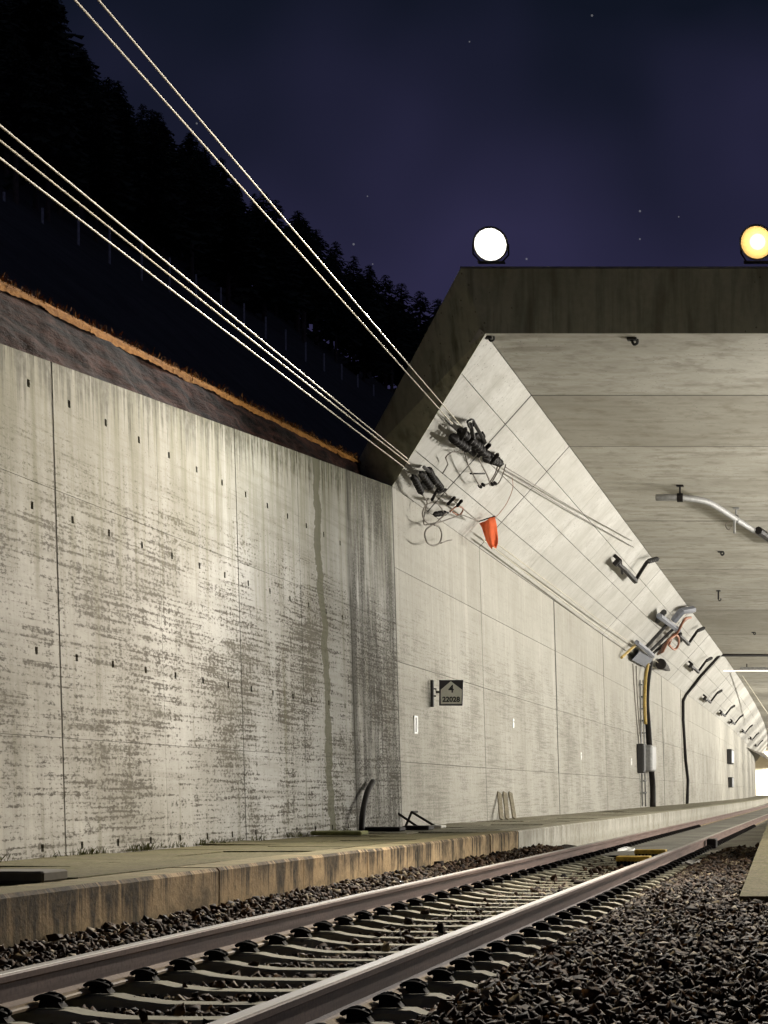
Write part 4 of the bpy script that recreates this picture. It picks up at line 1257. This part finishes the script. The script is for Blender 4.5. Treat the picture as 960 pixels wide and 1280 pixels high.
def wall_box(px, py, sy, sz, sx, name, mat, label, cat, door=None):
    p = on_wall(px, py)
    b = empty(name, p, label, cat)
    m = MB(); m.bbox(p + Vector((sx / 2, 0, 0)), (sx, sy, sz), min(sx, sy, sz) * 0.12); m.build('case', mat, b)
    m = MB(); m.bbox(p + Vector((sx + 0.008, 0, 0)), (0.016, sy * 0.86, sz * 0.86), 0.004); m.build('cover', mat if door is None else door, b)
    return b
wall_box(806, 948, 2.0, 0.98, 0.34, 'junction_box', M['galv'], 'grey junction box on the riser of the tunnel wall', 'junction box')
wall_box(797, 948, 0.7, 1.05, 0.25, 'meter_cabinet', M['darkmetal'], 'narrow dark cabinet left of the grey junction box', 'cabinet')
wall_box(910, 946, 4.2, 1.05, 0.35, 'wall_cabinet', M['darkmetal'], 'dark wall cabinet far inside the tunnel, upper of two', 'cabinet', M['bluegrey'])
wall_box(911, 978, 2.6, 0.75, 0.3, 'wall_cabinet', M['darkmetal'], 'dark wall cabinet far inside the tunnel, lower of two', 'cabinet', M['bluegrey'])

# black cable over ceiling, haunch and wall
m = MB()
pc = [on_ceil(1010, 819, 0.05), on_ceil(900, 819, 0.06), on_ch(897, 822, 0.07), on_ch(876, 845, 0.07), on_ch(858, 868, 0.08), on_wall(854, 876, 0.08), on_wall(854, 900, 0.07), on_wall(857, 950, 0.07), on_wall(860, 975, 0.07), on_wall(859, 1004, 0.07)]
m.tube(pc, 0.075, 7)
tag(m.build('crossing_cable', M['black'], None, True), 'thick black cable crossing ceiling, haunch and wall of the tunnel', 'cable')

# ------------------------------------------------------------------ things on the ceiling
pp = [on_ceil(820, 622, 0.28), on_ceil(850, 622, 0.28), on_ceil(880, 626, 0.28), on_ceil(897, 634, 0.28), on_ceil(920, 649, 0.28), on_ceil(944, 664, 0.28), on_ceil(985, 690, 0.28)]
cp = empty('ceiling_conduit', pp[0], 'bent grey conduit hanging under the tunnel ceiling', 'conduit')
m = MB(); m.tube(smooth_path(pp, 4), 0.075, 10); m.build('pipe', M['galv'], cp, True)
for a, c in ((1, 'black'), (4, 'galv')):
    p = pp[a]
    m = MB(); m.tube([p + Vector((0, 0, 0.27)), p], 0.022); m.lathe(p - Vector((0.07, 0, 0)), p + Vector((0.07, 0, 0)), [(0, 0.05), (0.05, 0.1), (0.95, 0.1), (1, 0.05)], 10)
    m.box(p + Vector((0, 0, 0.26)), (0.16, 0.16, 0.03)); m.build('hanger', M[c], cp)
p = on_ceil(918, 648, 0.3); m = MB(); m.tube([p, p - Vector((0, 0, 0.36))], 0.03); m.build('drop_stub', M['galv'], cp)
p = on_ceil(912, 652, 0.3); m = MB(); m.tube(smooth_path([p, p + Vector((-0.1, 0, -0.08)), p + Vector((-0.03, 0, -0.2)), p + Vector((0.06, 0, -0.1))], 4), 0.012); m.build('wire_curl', M['cable'], cp)
m = MB(); m.tube(smooth_path([on_ceil(948, 663, 0.3), on_ceil(965, 675, 0.32), on_ceil(990, 693, 0.3)], 4), 0.1, 8); m.build('black_sleeve', M['black'], cp)
def stud(p, L, r, label, name='ceiling_hook'):
    h = empty(name, p, label, 'hook')
    m = MB(); m.tube([p, p - Vector((0, 0, L))], r, 7); m.build('shank', M['black'], h)
    m = MB(); m.bbox(p - Vector((0, 0, 0.02)), (r * 5, r * 5, 0.035), 0.005); m.build('plate', M['darkmetal'], h)
    m = MB(); q = p - Vector((0, 0, L)); m.tube(smooth_path([q, q + Vector((0.03, 0, -0.05)), q + Vector((0.08, 0, -0.03)), q + Vector((0.08, 0, 0.03))], 3), r * 0.7, 6); m.build('hook', M['darkmetal'], h)
stud(on_ceil(898, 738), 0.30, 0.03, 'ceiling hook hanging lowest, right of the haunch edge')
stud(on_ceil(901, 689), 0.06, 0.035, 'small dark stud on the ceiling below the conduit')
stud(Vector((at(790, 420, 31.5).x, 31.5, CEIL_Z)), 0.05, 0.03, 'small black clamp on the front edge of the ceiling')
stud(Vector((at(609, 417, 31.4).x + 0.02, 31.4, CEIL_Z)), 0.02, 0.022, 'small black clamp at the corner of haunch and ceiling')
stud(on_ceil(942, 790), 0.06, 0.035, 'tiny dark stud on the ceiling beyond the hook')
# transverse luminaire
p = on_ceil(925, 838, 0.35); q = on_ceil(1010, 838, 0.35)
lf = empty('ceiling_luminaire', p, 'long thin lit strip light across the tunnel ceiling', 'luminaire')
m = MB(); m.bbox((p + q) / 2 + Vector((0, 0, 0.10)), ((q - p).length, 0.3, 0.14), 0.02); m.build('housing', M['galv'], lf)
m = MB(); m.tube([p + Vector((-2.2, 0, -0.02)), q + Vector((0, 0, -0.02))], 0.03, 8); m.build('tube', M['tube'], lf, True)
for t in (0.1, 0.6): 
    m = MB(); c = p.lerp(q, t); m.tube([c + Vector((0, 0, 0.15)), c + Vector((0, 0, 0.36))], 0.03); m.build('hanger', M['darkmetal'], lf)
m = MB(); a = on_ceil(928, 845, 0.4); m.tube([a, at(975, 915, a.y + 60)], 0.03, 6)
tag(m.build('contact_wire', M['wire'], None, True), 'pale contact wire slanting down from the strip light', 'wire')

# ------------------------------------------------------------------ sign on the wall
sy = 35.7
sg = empty('wall_sign', at(563, 866, sy), 'small square grey and black sign reading 4 and 22028 on the wall', 'sign')
c = [at(549, 882, sy), at(578, 882, sy), at(579, 850, sy), at(549, 850, sy)]
m = MB(); m.hull(c, [p + Vector((0, 0.03, 0)) for p in c]); m.build('plate', M['signblack'], sg)
e = Vector((0, -0.003, 0))
c = [at(551, 880, sy) + e, at(577, 880, sy) + e, at(577.5, 862, sy) + e, at(563.5, 851.5, sy) + e, at(551, 862, sy) + e]
m = MB(); m.hull(c, [p + Vector((0, 0.004, 0)) for p in c]); m.build('arrow_panel', M['signgrey'], sg)
def lettering(txt, px, py, hpx, name):
    cu = bpy.data.curves.new(name, 'FONT'); cu.body = txt; cu.align_x = 'CENTER'; cu.align_y = 'CENTER'
    cu.size = hpx * sy / F * 1.42; cu.offset = 0.004
    to = bpy.data.objects.new(name, cu); COL.objects.link(to)
    dg = bpy.context.evaluated_depsgraph_get()
    me = bpy.data.meshes.new_from_object(to.evaluated_get(dg))
    bpy.data.objects.remove(to)
    me.materials.clear(); me.materials.append(M['ink'])
    for v_ in me.vertices:
        v_.co = at(px, py, sy) + Vector((v_.co.x, -0.0065, v_.co.y))
    o = bpy.data.objects.new(name, me); COL.objects.link(o)
    o.parent = sg; o.matrix_parent_inverse = pmat(sg).inverted()
lettering('4', 564, 861.5, 9.5, 'digit')
lettering('22028', 564, 874.5, 6.2, 'number')
m = MB(); m.bbox(at(539.5, 867, sy) + Vector((0.01, 0, 0)), (0.05, 0.09, 0.46), 0.006); m.build('wall_bar', M['darkmetal'], sg)
m = MB(); m.tube([at(540, 861, sy), at(545, 861, sy), at(545, 870, sy), at(540, 870, sy)], 0.014); m.tube([at(545, 865, sy), at(550, 865, sy)], 0.022); m.build('bracket', M['darkmetal'], sg)

# small plates on the wall
for px, py, wy, wz, lb in ((519, 906, 0.30, 0.30, 'small white and black distance plate left below the sign'), (641, 904, 0.18, 0.20, 'small white plate on the tunnel wall right of the sign'), (726, 945, 0.30, 0.17, 'round white marker on the tunnel wall'), (789, 952, 0.25, 0.24, 'small white plate just left of the dark cabinet')):
    p = on_wall(px, py)
    t = empty('wall_plate', p, lb, 'plate', 'small plates on the wall')
    m = MB()
    if 'round' in lb: m.lathe(p, p + Vector((0.02, 0, 0)), [(0, 0.11), (1, 0.11)], 14)
    else: m.bbox(p + Vector((0.01, 0, 0)), (0.02, wy, wz), 0.003)
    m.build('board', M['white'], t)
    if px == 519:
        m = MB(); m.box(p + Vector((0.022, -0.02, 0)), (0.004, 0.10, 0.24)); m.build('black_bar', M['ink'], t)
    else:
        m = MB(); m.lathe(p + Vector((0.02, 0, 0.03)), p + Vector((0.028, 0, 0.03)), [(0, 0.012), (1, 0.012)], 8); m.build('screw', M['darkmetal'], t)

# ------------------------------------------------------------------ things left on the platform
# three planks against the wall
for k, (bx, tx, ty, lb) in enumerate(((627, 624, 991, 'left plank of three leaning on the wall'), (634, 631, 991, 'middle plank of three leaning on the wall'), (643, 638, 991, 'right, most tilted plank of three leaning on the wall'))):
    b = on_wall(bx, 1024, 0.22); b.z = PLAT_Z + 0.01
    t = on_wall(tx, ty, 0.035)
    d = (t - b).normalized(); s = Vector((0.35, 0.94, 0)); s = (s - d * s.dot(d)).normalized(); n_ = d.cross(s)
    m = MB(); m.hull([b + s * a * 0.05 + n_ * c_ * 0.016 for a, c_ in ((-1, -1), (1, -1), (1, 1), (-1, 1))], [t + s * a * 0.05 + n_ * c_ * 0.016 for a, c_ in ((-1, -1), (1, -1), (1, 1), (-1, 1))])
    tag(m.build('leaning_plank', M['plank']), lb, 'plank', 'planks leaning on the wall')
# bent black hose
b = on_wall(452, 1034, 0.22)
pts = [Vector((b.x, b.y, PLAT_Z + 0.02))] + [on_wall(a, c_, d) for a, c_, d in ((453, 1020, 0.2), (456, 1003, 0.16), (460, 988, 0.12), (466, 977, 0.09))]
m = MB(); m.tube(smooth_path(pts, 4), 0.042, 9)
hz = m.build('bent_hose', M['black'], None, True); tag(hz, 'short bent black hose standing against the wall', 'hose')
# two bent frames
for k, (dx, lb) in enumerate(((0, 'left one of two triangular black metal frames on the platform'), (20, 'right one of two triangular black metal frames on the platform'))):
    base = on_plat(506 + dx, 1035)
    yy = base.y
    A, B, Cc = at(487 + dx * 1.0, 1033, yy), at(495 + dx * 0.98, 1015, yy), at(522 + dx * 1.15, 1034, yy)
    A.z = max(A.z, PLAT_Z + 0.02); Cc.z = max(Cc.z, PLAT_Z + 0.02)
    fr_ = empty('metal_frame', Vector((A.x, yy, PLAT_Z)), lb, 'frame', 'bent metal frames on the platform')
    m = MB(); m.tube([A, B], 0.019, 6); m.build('short_bar', M['black'], fr_)
    m = MB(); m.tube([B + Vector((0, 0.002, 0)), Cc], 0.019, 6); m.build('long_bar', M['black'], fr_)
    A2 = A + Vector((0, 0.45, 0)); B2 = B + Vector((0.0, 0.45, 0))
    m = MB(); m.tube([B, B2], 0.017, 6); m.build('cross_bar', M['black'], fr_)
# flat slabs lying on the platform
for (xa, xb, py, th, mt, lb) in ((388, 452, 1045, 0.055, 'mossslab', 'flat mossy slab lying on the platform near the wall'), (453, 500, 1040, 0.06, 'black', 'flat black slab at the foot of the bent hose'), (503, 536, 1038.5, 0.065, 'black', 'flat black slab under the metal frames'), (537, 552, 1036, 0.045, 'frost', 'small pale block beside the metal frames'), (-40, 55, 1105, 0.07, 'joint', 'dark flat plate on the platform at the left edge')):
    p = on_plat((xa + xb) / 2, py); yy = p.y
    x0_, x1_ = at(xa, py, yy).x, at(xb, py, yy).x
    m = MB(); m.bbox(((x0_ + x1_) / 2, yy + 0.2, PLAT_Z + th / 2 + 0.008), (x1_ - x0_, 0.42, th), 0.012)
    tag(m.build('flat_slab', M[mt]), lb, 'slab', 'slabs lying on the platform')

# ------------------------------------------------------------------ small things in the track
def bed(px, py, z): 
    return hit(px, py, Vector((0, 0, z)), Vector((0, 0, 1)), 0)
for px0, px1, py, lb in ((770, 812, 1077, 'front one of two yellow ribbed boards between the rails'), (793, 832, 1068, 'rear one of two yellow ribbed boards between the rails')):
    a, b = bed(px0, py, -0.14), bed(px1, py, -0.14)
    c = (a + b) / 2
    t = empty('yellow_board', Vector((c.x, c.y, -0.2)), lb, 'board', 'yellow boards between the rails')
    L = (b - a).length
    m = MB(); m.bbox(c + Vector((0, 0.15, 0.035)), (L, 0.34, 0.07), 0.01); m.build('plate', M['yellow'], t)
    for k in range(9):
        m = MB(); m.box(c + Vector((-L / 2 + L * (k + 0.5) / 9, 0.15, -0.03)), (0.03, 0.36, 0.07)); m.build('rib', M['black'], t)
for px, py, lb in ((782, 1062, 'crumpled white sheet left of the yellow boards'), (900, 1065, 'pale patch of grit right of the near rail'), (872, 1078, 'low pale patch of grit nearest the near rail')):
    p = bed(px, py, -0.17)
    m = MB()
    nn = 14
    rows_ = []
    for k, rr in enumerate((1.0, 0.7, 0.35, 0.02)):
        rows_.append([p + Vector(((0.22 * rr) * math.cos(2 * math.pi * j / nn) * random.uniform(.5, 1.5), 0.6 * rr * math.sin(2 * math.pi * j / nn) * random.uniform(.5, 1.5), 0.012 * k + random.uniform(-.012, .016) - (0.03 if k == 0 else 0))) for j in range(nn)])
    m.loft(rows_, False)
    tag(m.build('pale_patch', M['white'] if px == 782 else M['frost']), lb, 'patch')
p = bed(896, 1052, -0.06)
p.x = RAIL_R + 0.13
t = empty('rail_contact_box', Vector((p.x, p.y, -0.2)), 'small dark box clamped to the near rail', 'box')
m = MB(); m.bbox((p.x, p.y, -0.09), (0.16, 0.5, 0.16), 0.015); m.build('case', M['black'], t)
m = MB(); m.tube([(p.x, p.y, -0.1), (p.x - 0.06, p.y, -0.1)], 0.03); m.build('clamp', M['darkmetal'], t)
